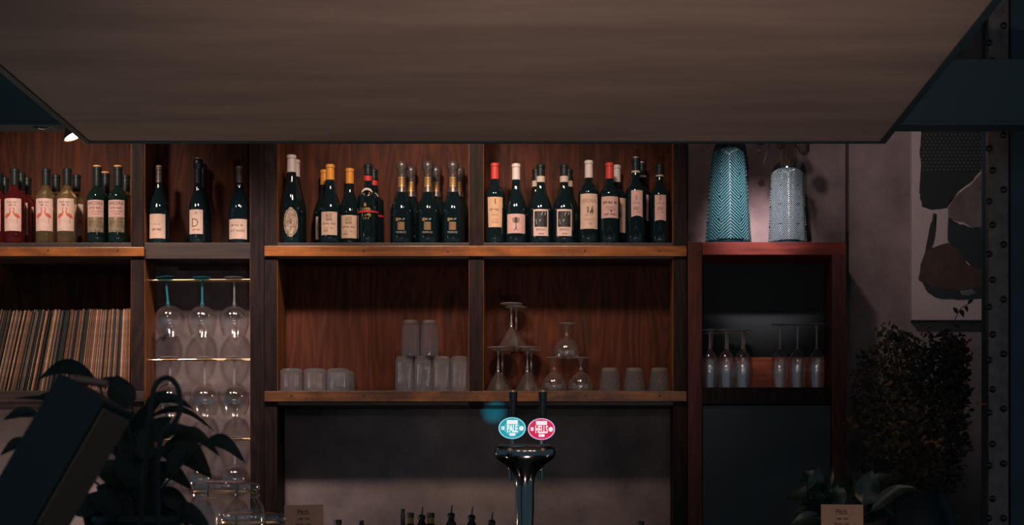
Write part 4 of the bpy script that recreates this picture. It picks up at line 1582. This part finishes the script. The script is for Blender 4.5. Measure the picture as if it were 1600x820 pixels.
for k, (bx_, by_, word, small, foot, face, rim, glow) in enumerate(((800.5, 669.5, 'PALE', 'CAMDEN', 'ALE', TEALFACE, TEALRIM, TEALGLOW), (846, 671, 'HELLS', 'CAMDEN', 'LAGER', REDFACE, REDRIM, None))):
    lx = X(bx_, YT) - tx0
    zc = tz(by_)
    rx, rz = pts(21.5), pts(17)
    yb = -pts(8)
    bd = obj('badge', ell_prism(rx, rz, yb, yb + .022), plain('black_badge_housing', (.012, .012, .013), .3), tp, (lx, 0, zc), bevel=.002)
    obj('badge_face', ell_prism(rx * .95, rz * .95, yb - .0012, yb - .0002), face, bd)
    obj('badge_rim', ell_prism(rx * .985, rz * .985, yb - .0022, yb - .0002, ringw=.07), rim, bd)
    yy = yb - .0018
    if glow:
        obj('badge_centre', ell_prism(rx * .62, rz * .66, yb - .0015, yb - .0012), glow, bd)
    f = Flat()
    w = pts(8.2 if word == 'PALE' else 9.6)
    f.text(word, -w + pts(.4), w + pts(.4), -pts(6.5), pts(5.5), .022)
    f.rect(-pts(8.2), pts(8.6), pts(6.6), pts(12.4))
    f.rect(-pts(4), pts(4.8), -pts(12), -pts(8))
    f.rect(-pts(16.5), -pts(12.4), -pts(2.6), pts(2.6))
    f.ellipse(pts(14.6), -pts(.4), pts(3.4), pts(3.6), 18)
    obj('lettering', f.plane(yy - .0006), WHITELIT, bd)
    f = Flat()
    f.text(small, -pts(7), pts(7.4), pts(7.8), pts(11.2))
    f.text(foot, -pts(3), pts(3.8), -pts(11.2), -pts(8.8))
    f.rect(-pts(15.2), -pts(13.8), -pts(1.6), pts(1.6))
    f.ring(pts(14.6), -pts(.4), pts(2.2), pts(2.4), pts(.6), 14)
    obj('small_print', f.plane(yy - .0012), PALEGREY, bd)
    obj('badge_neck', lathebm([(0, tz(699)), (pts(7.5), tz(699)), (pts(7.5), tz(696)), (pts(5), tz(694)), (pts(4.5), zc - rz * .9), (0, zc - rz * .9)], 20, (lx, 0, 0)), CHROME, tp, smooth=True)
    hxp = 801.5 if k == 0 else 848
    hl = X(hxp, YT) - tx0
    hd = obj('tap_handle', lathebm([(0, zc + rz * .9), (pts(4.6), zc + rz * .9), (pts(5.2), tz(645)), (pts(6.9), tz(614)), (pts(6.9), tz(612)), (0, tz(612))], 24, (hl, .02, 0)), plain('black_tap_handle', (.012, .012, .013), .25), tp, smooth=True)
    obj('copper_tip', lathebm([(0, tz(612)), (pts(7.0), tz(612)), (pts(7.0), tz(609.4)), (pts(6), tz(608.4)), (0, tz(608.4))], 24, (hl, .02, 0)), COPPER, hd, smooth=True)
    obj('collar', lathebm([(0, tz(706)), (pts(4.5), tz(706)), (pts(4.5), tz(701.5)), (0, tz(701.5))], 18, (lx + pts(2 if k else -3), -pts(19), 0)), COPPER, tp, smooth=True)
    sl = X(797 if k == 0 else 845, YT) - tx0
    obj('spout', tubebm(spline([(sl * .9, .02, tz(722)), (sl, .055, tz(722)), (sl, .068, tz(730)), (sl, .068, tz(750))], 4), pts(4), 14), CHROME, tp, smooth=True)
# light thrown back by the teal badge's lamp on the wall behind
spot('badge_lamp', (X(800, 5.68), 5.68, Z(668, 5.68)), (X(772, 7.2), 7.2, Z(642, 7.2)), 100, (.004, .48, .72), 4.5, 1.0, .006)

# ------------------------------------------------------------------ cards
for px_, w_, top_, tl, lb in ((475.5, 61, 788.5, -1.2, 'small kraft menu card reading Pitch. standing on the bar beside the glass jars'),
                              (1316, 66, 788, 0.4, 'small kraft menu card reading Pitch. standing in front of the leafy plant on the right')):
    yk = 5.45
    sk = F / yk
    h = Z(top_, yk) - ZC
    t = thing('menu_card', lb, 'card', (X(px_, yk), yk, ZC + GAP), (R(0), R(tl), 0))
    hw2 = w_ / 2 / sk
    bm = bmesh.new()
    prism(bm, [(-hw2 * .97, 0), (hw2 * 1.02, 0), (hw2, h), (-hw2, h)], -.001, .001)
    obj('card_front', bm, P_KRAFT, t, rot=(R(-4), 0, 0))
    bm = bmesh.new()
    prism(bm, [(-hw2 * .6, 0.001), (hw2 * .6, 0.001), (hw2 * .5, h * .7), (-hw2 * .5, h * .7)], -.0008, .0008)
    obj('easel_back', bm, P_KRAFT, t, (0, .055, 0), (R(10), 0, 0))
    f = Flat()
    f.text('Pitch.', -9.5 / sk, 9.5 / sk, h - 15.5 / sk, h - 7 / sk, .015)
    f.scribble(-9 / sk, 9 / sk, h - 24 / sk, h - 20.5 / sk, 5, .85)
    f.scribble(-12 / sk, 12 / sk, h - 32 / sk, h - 28.5 / sk, 6, .85)
    obj('lettering', f.plane(-.0016), INK, t, rot=(R(-4), 0, 0))

# ------------------------------------------------------------------ jars
JY1, JY2 = 5.56, 5.27
for px_, Y_, top_, wr, wb, lb in ((353, JY1, 752, 52, 61, 'large clear glass jar with a ridged clamped rim, behind the plant'),
                                  (396, JY2, 800, 51, 55, 'lower clear glass jar with ridged rim, in front of the large jar')):
    s_ = F / Y_
    h = Z(top_, Y_) - ZC
    t = thing('glass_jar', lb, 'jar', (X(px_, Y_), Y_, ZC + GAP))
    rr, rbw = wr / s_, wb / s_
    zsh = h - 24 / s_
    zt = max(.02, h - 75 / s_)
    obj('glass_body', lathebm([(0, .004), (rbw * .9, 0), (rbw, .012), (rbw, zt), (rbw * .985, zt + (zsh - zt) * .35), (rbw * .95, zt + (zsh - zt) * .7), (rr * .97, zsh - .003), (rr * .95, zsh)], 48), JARGLASS, t, smooth=True)
    obj('rim_ring', lathebm([(rr * .93, zsh - .002), (rr * 1.0, zsh), (rr * 1.01, zsh + 3 / s_), (rr * .97, zsh + 5 / s_), (rr * .93, zsh + 5 / s_)], 48), JARGLASS, t, smooth=True)
    obj('seal_ring', lathebm([(rr * .92, zsh + 6 / s_), (rr * .97, zsh + 6 / s_), (rr * .97, zsh + 9 / s_), (rr * .92, zsh + 9 / s_)], 48), COPPER, t, smooth=True)
    obj('lid', lathebm([(rr * .92, zsh + 10 / s_), (rr * 1.0, zsh + 11 / s_), (rr * 1.01, zsh + 17 / s_), (rr * .97, zsh + 21 / s_), (rr * .7, zsh + 24 / s_), (0, zsh + 24 / s_)], 48), JARGLASS, t, smooth=True)
    for a in (-.35, .5, 2.2):
        q = Vector((rr * 1.02 * math.sin(a), -rr * 1.02 * math.cos(a), 0))
        obj('wire_clasp', tubebm([q + Vector((0, 0, zsh - .004)), q * 1.03 + Vector((0, 0, zsh + 8 / s_)), q * 1.01 + Vector((0, 0, zsh + 18 / s_))], .0022, 8), CHROME, t)

# ------------------------------------------------------------------ small bottles on the back ledge
YL = 6.78
SL = F / YL
AMBER = plain('amber_label', (.35, .20, .06), .6)
SMALLGL = plain('dark_small_bottle_glass', (.008, .010, .010), .15)


def small_bottle(label, px, top, kind, w=10):
    t = thing('bitters_bottle', label, 'bottle', (X(px, YL), YL, ZBK + GAP))
    h = Z(top, YL) - ZBK
    r = w / 2 / SL
    if kind == 'pourer':
        hb = h - 20 / SL
        obj('glass_body', lathebm([(0, 0), (r * 1.5, 0), (r * 1.55, .006), (r * 1.55, hb * .55), (r * .9, hb * .85), (r * .8, hb), (0, hb)], 20), SMALLGL, t, smooth=True)
        obj('pourer_collar', lathebm([(0, hb), (r, hb), (r * 1.1, hb + .012), (r * .7, hb + .018), (0, hb + .018)], 16), C_BLACK, t, smooth=True)
        obj('pourer_spout', tubebm([(0, 0, hb + .016), (.001, 0, hb + 10 / SL), (.004, 0, h)], [.004, .003, .002], 8), C_BLACK, t, smooth=True)
    elif kind == 'cap':
        hb = h - 7 / SL
        obj('glass_body', lathebm([(0, 0), (r * 1.35, 0), (r * 1.4, .005), (r * 1.4, hb * .45), (r * .85, hb * .6), (r * .8, hb), (0, hb)], 20), SMALLGL, t, smooth=True)
        obj('label', lathebm([(r * .81, hb - 14 / SL), (r * .87, hb - 13.8 / SL), (r * .86, hb - .001), (r * .8, hb)], 20), AMBER, t, smooth=True)
        obj('cap', lathebm([(0, hb), (r * 1.02, hb), (r * 1.02, h - .001), (r * .9, h), (0, h)], 20), C_BLACK, t, smooth=True)
    else:
        obj('glass_body', lathebm([(0, 0), (r, 0), (r, h * .7), (r * .8, h * .8), (r * .8, h * .9), (0, h * .9)], 16), SMALLGL, t, smooth=True)
        obj('cap', lathebm([(0, h * .9), (r * .9, h * .9), (r * .9, h), (0, h)], 16), C_BLACK, t, smooth=True)
    return t


small_bottle('slim dark tube bottle, first of the small bottles on the wall ledge', 629.5, 795, 'tube', 7)
small_bottle('dark capped bitters bottle with amber neck label on the wall ledge', 641.5, 801, 'cap', 11)
small_bottle('dark bottle with spout between the two capped bitters bottles', 659, 792, 'pourer', 11)
small_bottle('dark capped bitters bottle to the right of the first spouted bottle', 673, 801, 'cap', 12)
small_bottle('dark bottle with tall pointed spout left of the beer tap, alone', 705, 789, 'pourer', 11)
small_bottle('dark bottle with spout, third spout from the left on the ledge', 737, 792, 'pourer', 11)
small_bottle('dark bottle with leaning spout nearest the beer tap', 768.5, 800, 'pourer', 11)
small_bottle('low dark capped bottle right of the left menu card', 528, 812, 'cap', 12)
small_bottle('low dark tube bottle between the menu card and the bitters', 565, 813, 'tube', 8)
small_bottle('low dark capped bottle right of the beer tap on the wall ledge', 1001, 814, 'cap', 11)

# ------------------------------------------------------------------ plants


def leaf_bm(base, tip, width, sag=.15, fold=.25, face=(0, -1, .35), n=9, wave=0.0, seed=0, tipsharp=1.0):
    base, tip, face = Vector(base), Vector(tip), Vector(face).normalized()
    d = tip - base
    L = d.length
    d.normalize()
    s = d.cross(face)
    if s.length < .05:
        s = d.cross(Vector((1, 0, .2)))
    s.normalize()
    nrm = s.cross(d)
    rg = random.Random(seed)
    bm = bmesh.new()
    rows = []
    for i in range(n + 1):
        t = i / n
        w = width * .5 * (math.sin(PI * t ** .8) ** .75 if 0 < t < 1 else 0) * (1 - .25 * t ** 3 * tipsharp)
        c = base + d * (L * t) + Vector((0, 0, sag * L * math.sin(PI * t))) - nrm * 0
        row = []
        for k in (-2, -1, 0, 1, 2):
            e = k / 2
            row.append(bm.verts.new(c + s * (w * e) + nrm * (abs(e) * w * fold + wave * w * math.sin(t * 9 + k + rg.random() * .4) * abs(e))))
        rows.append(row)
    for A, B in zip(rows, rows[1:]):
        for k in range(4):
            bm.faces.new((A[k], A[k + 1], B[k + 1], B[k]))
    bmesh.ops.remove_doubles(bm, verts=bm.verts, dist=1e-5)
    return bm


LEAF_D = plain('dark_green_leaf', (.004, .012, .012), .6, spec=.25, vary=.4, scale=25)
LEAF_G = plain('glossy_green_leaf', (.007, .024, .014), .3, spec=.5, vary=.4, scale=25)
STEMM = plain('dark_plant_stem', (.010, .014, .010), .6)
POT = plain('dark_glazed_pot', (.008, .018, .022), .55, spec=.3)


def potted(name, label, Y, pxb, pot_r, pot_h, zb, leaves, mat, yj=.12, seed=2, fold=.25, rj=None):
    t = thing(name, label, 'plant', (X(pxb, Y), Y, zb))
    o = t.location.copy()
    obj('pot', lathebm([(0, 0), (pot_r * .75, 0), (pot_r, pot_h * .9), (pot_r * 1.06, pot_h * .9), (pot_r * 1.06, pot_h), (pot_r * .92, pot_h), (pot_r * .9, pot_h * .85), (0, pot_h * .85)], 28), POT, t, smooth=True)
    rg = random.Random(seed)
    root = Vector((0, 0, pot_h * .84))
    for k, (x0, y0, x1, y1, w, *rest) in enumerate(leaves):
        dy = rg.uniform(-yj, yj)
        sag = rest[0] if rest else .12
        b = P(x0, y0, Y + dy) - o
        e = P(x1, y1, Y + dy + rg.uniform(-.03, .03)) - o
        wd = w * (Y + dy) / F
        fc = (rg.uniform(-.5, .5), -1, rg.uniform(.1, .9))
        obj('leaf', leaf_bm(b, e, wd, sag, fold, fc, wave=.12, seed=k), mat, t, smooth=True)
        m = (root + b) / 2 + Vector((rg.uniform(-.01, .01), 0, .02))
        if b.z > root.z:
            obj('stem', tubebm(spline([root + Vector((rg.uniform(-.02, .02), rg.uniform(-.02, .02), 0)), m, b], 4), .0026, 6), STEMM, t)
    return t


LEFTL = [(152, 596, 58, 594, 26, .22), (170, 625, 60, 618, 18, .10), (160, 640, 20, 622, 12, .05), (62, 648, 4, 656, 20, .12), (50, 690, 0, 712, 20, .15),
         (195, 640, 182, 585, 46, .0), (205, 625, 160, 590, 26, .1), (238, 628, 303, 640, 18, .15), (228, 655, 335, 674, 15, .22), (262, 690, 345, 714, 30, .25),
         (250, 700, 332, 748, 52, .18), (236, 690, 300, 668, 24, .1), (318, 690, 384, 724, 24, .2), (236, 735, 300, 765, 34, .15), (240, 770, 302, 806, 34, .12),
         (230, 800, 300, 830, 40, .1), (215, 740, 262, 700, 30, .1), (200, 790, 150, 760, 40, .1), (210, 760, 255, 735, 30, .1), (150, 800, 90, 780, 44, .1),
         (225, 650, 262, 610, 22, .1), (205, 690, 235, 645, 30, .1), (230, 720, 222, 668, 30, .0), (260, 800, 330, 826, 40, .1), (170, 830, 130, 796, 50, .1), (60, 790, 8, 800, 40, .1),
         (205, 720, 170, 660, 44, .05), (215, 700, 200, 640, 40, .05), (220, 760, 180, 712, 50, .08), (228, 780, 245, 715, 46, .05), (215, 800, 168, 742, 50, .08),
         (235, 760, 275, 726, 40, .1), (205, 820, 160, 790, 54, .08), (225, 810, 240, 750, 50, .05), (240, 820, 286, 778, 46, .1), (190, 760, 150, 720, 44, .08),
         (232, 690, 268, 652, 30, .1), (222, 670, 240, 625, 34, .05), (185, 810, 140, 770, 50, .08), (210, 840, 200, 775, 56, .05), (262, 740, 292, 700, 26, .15)]
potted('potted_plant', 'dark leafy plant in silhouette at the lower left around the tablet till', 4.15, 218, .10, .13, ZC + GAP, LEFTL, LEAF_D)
RIGHTL = [(1300, 790, 1226, 778, 34, .12), (1300, 780, 1252, 735, 30, .1), (1262, 765, 1282, 728, 14, .0), (1290, 770, 1302, 728, 14, .0), (1300, 800, 1236, 806, 34, .12),
          (1318, 790, 1292, 758, 30, .1), (1310, 800, 1306, 768, 18, .05), (1320, 768, 1246, 752, 18, .12), (1330, 780, 1368, 758, 34, .16), (1318, 770, 1324, 746, 20, .2), (1340, 775, 1300, 760, 30, .2),
          (1345, 785, 1430, 753, 24, .15), (1350, 790, 1362, 735, 40, .05), (1360, 800, 1432, 762, 22, .15), (1340, 788, 1372, 770, 22, .2), (1352, 800, 1410, 784, 24, .2),
          (1350, 815, 1400, 806, 26, .2), (1290, 815, 1232, 822, 30, .1), (1355, 765, 1396, 742, 22, .1), (1280, 790, 1270, 758, 24, .1)]
potted('potted_plant', 'glossy green leafy plant on the right behind a menu card', 5.66, 1330, .075, .10, ZC + GAP, RIGHTL, LEAF_G, yj=.045, seed=8)

# dried flower arrangement on the right
YF_ = 6.7
DOC = plain('ochre_dried_foliage', (.10, .055, .022), .8, vary=.5, scale=30)
DL = plain('dried_brown_foliage', (.040, .025, .015), .8, vary=.6, scale=30)
DG = plain('dark_olive_foliage', (.012, .016, .012), .75, vary=.5, scale=30)
DO = plain('dried_orange_petal', (.26, .085, .022), .7, vary=.3, scale=60)
ft = thing('dried_flower_arrangement', 'big dark bushy bunch of dried flowers and leaves against the right wall', 'flowers', (X(1440, YF_), YF_, 1.06 + GAP))
fo = ft.location.copy()
obj('vase', lathebm([(0, 0), (.09, 0), (.125, .08), (.13, .20), (.10, .29), (.085, .32), (.09, .34), (.08, .34), (.075, .30), (0, .28)], 32), POT, ft, smooth=True)
rg = random.Random(12)
CL = [(1370, 735, 36, 30), (1420, 745, 40, 34), (1470, 740, 40, 30), (1400, 560, 44, 40), (1460, 590, 60, 50), (1510, 585, 44, 55), (1370, 600, 40, 38), (1430, 640, 70, 50), (1505, 650, 48, 50), (1362, 655, 34, 28), (1470, 690, 60, 36), (1400, 690, 50, 30), (1395, 535, 22, 22), (1352, 585, 22, 16), (1520, 545, 30, 24), (1384, 520, 14, 12), (1350, 566, 16, 10), (1440, 540, 26, 24), (1345, 630, 22, 14), (1340, 660, 18, 14), (1478, 545, 18, 20)]
for ci, (cx_, cy_, rx_, ry_) in enumerate(CL):
    bm = bmesh.new()
    for k in range(int(rx_ * ry_ / rg.uniform(3.5, 9))):
        a, q = rg.uniform(0, 2 * PI), math.sqrt(rg.random()) * rg.uniform(.75, 1.2)
        p = P(cx_ + rx_ * q * math.cos(a), cy_ + ry_ * q * math.sin(a), YF_ + rg.uniform(-.16, .2)) - fo
        L = rg.uniform(.012, .034)
        p.x = min(p.x, 1.455 - fo.x)
        dv = Vector((rg.uniform(-1, 1), rg.uniform(-1, .3), rg.uniform(-.6, 1))).normalized()
        sv = dv.cross(Vector((rg.uniform(-1, 1), -1, rg.uniform(-1, 1)))).normalized()
        w = L * rg.uniform(.2, .42)
        vs = [bm.verts.new(p + v) for v in (Vector((0, 0, 0)), dv * L * .5 + sv * w, dv * L, dv * L * .5 - sv * w)]
        bm.faces.new((vs[0], vs[1], vs[2]))
        bm.faces.new((vs[0], vs[2], vs[3]))
    o = obj('foliage', bm, (DG, DL, DL, DOC)[ci % 4], ft)
    o['kind'] = 'stuff'
    e = P(cx_, cy_ + ry_ * .2, YF_) - fo
    obj('stem', tubebm(spline([(0, 0, .30), (e.x * .3, 0, .30 + max(e.z - .30, .02) * .4), e], 5), .003, 6), DRY, ft)
for k, (px_, py_) in enumerate(((1390, 662), (1404, 660), (1412, 661), (1396, 678), (1402, 676), (1444, 684), (1441, 688), (1448, 692), (1456, 691), (1463, 692), (1470, 688), (1466, 697), (1386, 602), (1392, 598), (1510, 597), (1528, 630), (1538, 632))):
    b = P(px_, py_, YF_ - .2) - fo
    dv = Vector((rg.uniform(-1, 1), -.2, rg.uniform(-.3, .5))).normalized() * .018
    obj('orange_petal', leaf_bm(b - dv * .6, b + dv * .6, .013, .1, .3, (rg.uniform(-.3, .3), -1, .5), n=5), DO, ft, smooth=True)
# the long sprig in front of the canvas
tp_ = [P(1455, 640, YF_) - fo, P(1474, 560, YF_) - fo, P(1488, 510, YF_) - fo, P(1500, 484, YF_) - fo, P(1514, 474, YF_) - fo]
obj('sprig_stem', tubebm(spline(tp_, 5), .0016, 6), DRY, ft)
for x0, y0, x1, y1, w in ((1496, 490, 1489, 480, 7), (1500, 484, 1506, 496, 8), (1508, 478, 1512, 488, 6), (1512, 475, 1521, 468, 6), (1486, 516, 1470, 522, 7), (1484, 522, 1458, 528, 9), (1490, 508, 1500, 512, 6)):
    obj('sprig_leaf', leaf_bm(P(x0, y0, YF_) - fo, P(x1, y1, YF_) - fo, w * YF_ / F, .1, .3, (0, -1, .3), n=6), DG, ft, smooth=True)

# ------------------------------------------------------------------ tablet till in the foreground
YPOS = 3.45
po_ = P(85, 730, YPOS)
till = thing('tablet_till', 'dark out-of-focus tablet till leaning on its stand at the lower left', 'till', (po_.x, YPOS, ZC + GAP))
CASE = plain('black_till_plastic', (.007, .016, .020), .6, spec=.3)
SCR = plain('brown_lit_screen_glass', (.12, .08, .066), .35)
Mt = Matrix.Translation((0, 0, po_.z - ZC)) @ Matrix.Rotation(R(30), 4, 'Y') @ Matrix.Rotation(R(-24), 4, 'Z')
bm = boxbm(-.062, .062, -.05, .05, -.16, .16, M=Mt)
obj('casing', bm, CASE, till, bevel=.006)
bm = boxbm(.062, .0655, -.042, .042, -.10, .145, M=Mt)
obj('screen', bm, SCR, till, bevel=.001)
obj('stand_arm', tubebm(spline([(-.02, .05, .022), (-.03, .06, .06), (-.02, .03, .12), (0, .0, po_.z - ZC - .02)], 4), .016, 12), CASE, till, smooth=True)
obj('stand_base', lathebm([(0, 0), (.085, 0), (.085, .008), (.07, .014), (0, .014)], 32, (-.02, .05, 0)), CASE, till, smooth=True)
a = P(112, 592, YPOS) - till.location
b = P(168, 600, YPOS) - till.location
obj('hinge_bar', tubebm([a, b], .008, 10), SCR, till, smooth=True)
CABLE = plain('black_cable', (.006, .013, .016), .6, spec=.25)
cy = 3.75
t = thing('cable_coil', 'black cable looping up beside the tablet till, in front of the hanging glasses', 'cable', (X(262, cy), cy, ZC + GAP))
co = t.location.copy()
loop = [P(215, 870, cy), P(226, 740, cy), P(236, 640, cy), P(243, 602, cy), P(262, 590, cy), P(278, 606, cy), P(281, 640, cy), P(268, 668, cy), P(250, 690, cy), P(246, 760, cy), P(252, 880, cy)]
loop = [q - co for q in loop]
loop[0].z = .006
loop[-1].z = .006
obj('cable', tubebm(spline(loop, 8), .0055, 8), CABLE, t, smooth=True)

# ------------------------------------------------------------------ groups of repeated things
for o in SC.objects:
    if o.parent is not None or 'label' not in o or 'group' in o:
        continue
    k, lb = o.name.split('.')[0], o['label']
    g = None
    if k == 'wine_bottle':
        g = ('wine bottles on the far left shelf' if o.location.x < X(216, 7) else 'wine bottles on the narrow shelf' if o.location.x < X(400, 7)
             else 'wine bottles in the left bay' if o.location.x < X(744, 7) else 'wine bottles in the right bay')
    elif k == 'wine_glass':
        g = 'wine glasses hanging from the brass rails' if 'hanging' in lb else 'wine glasses in the red cabinet niche'
    elif k == 'tumbler':
        g = 'short ribbed tumblers' if 'short' in lb else 'tall ribbed tumblers'
    else:
        g = {'highball_glass': 'highball glasses on the tall tumblers', 'rocks_glass': 'cut rocks glasses on the lower shelf', 'martini_glass': 'martini glasses in the pyramids',
             'champagne_coupe': 'champagne coupes in the pyramid', 'bitters_bottle': 'small bottles on the wall ledge', 'menu_card': 'menu cards on the bar',
             'glass_jar': 'glass jars on the bar', 'vase': 'herringbone vases on the cabinet', 'dried_flowers': 'dried flowers in the vases', 'shelving_unit': 'shelving units along the wall'}.get(k)
    if g:
        o['group'] = g
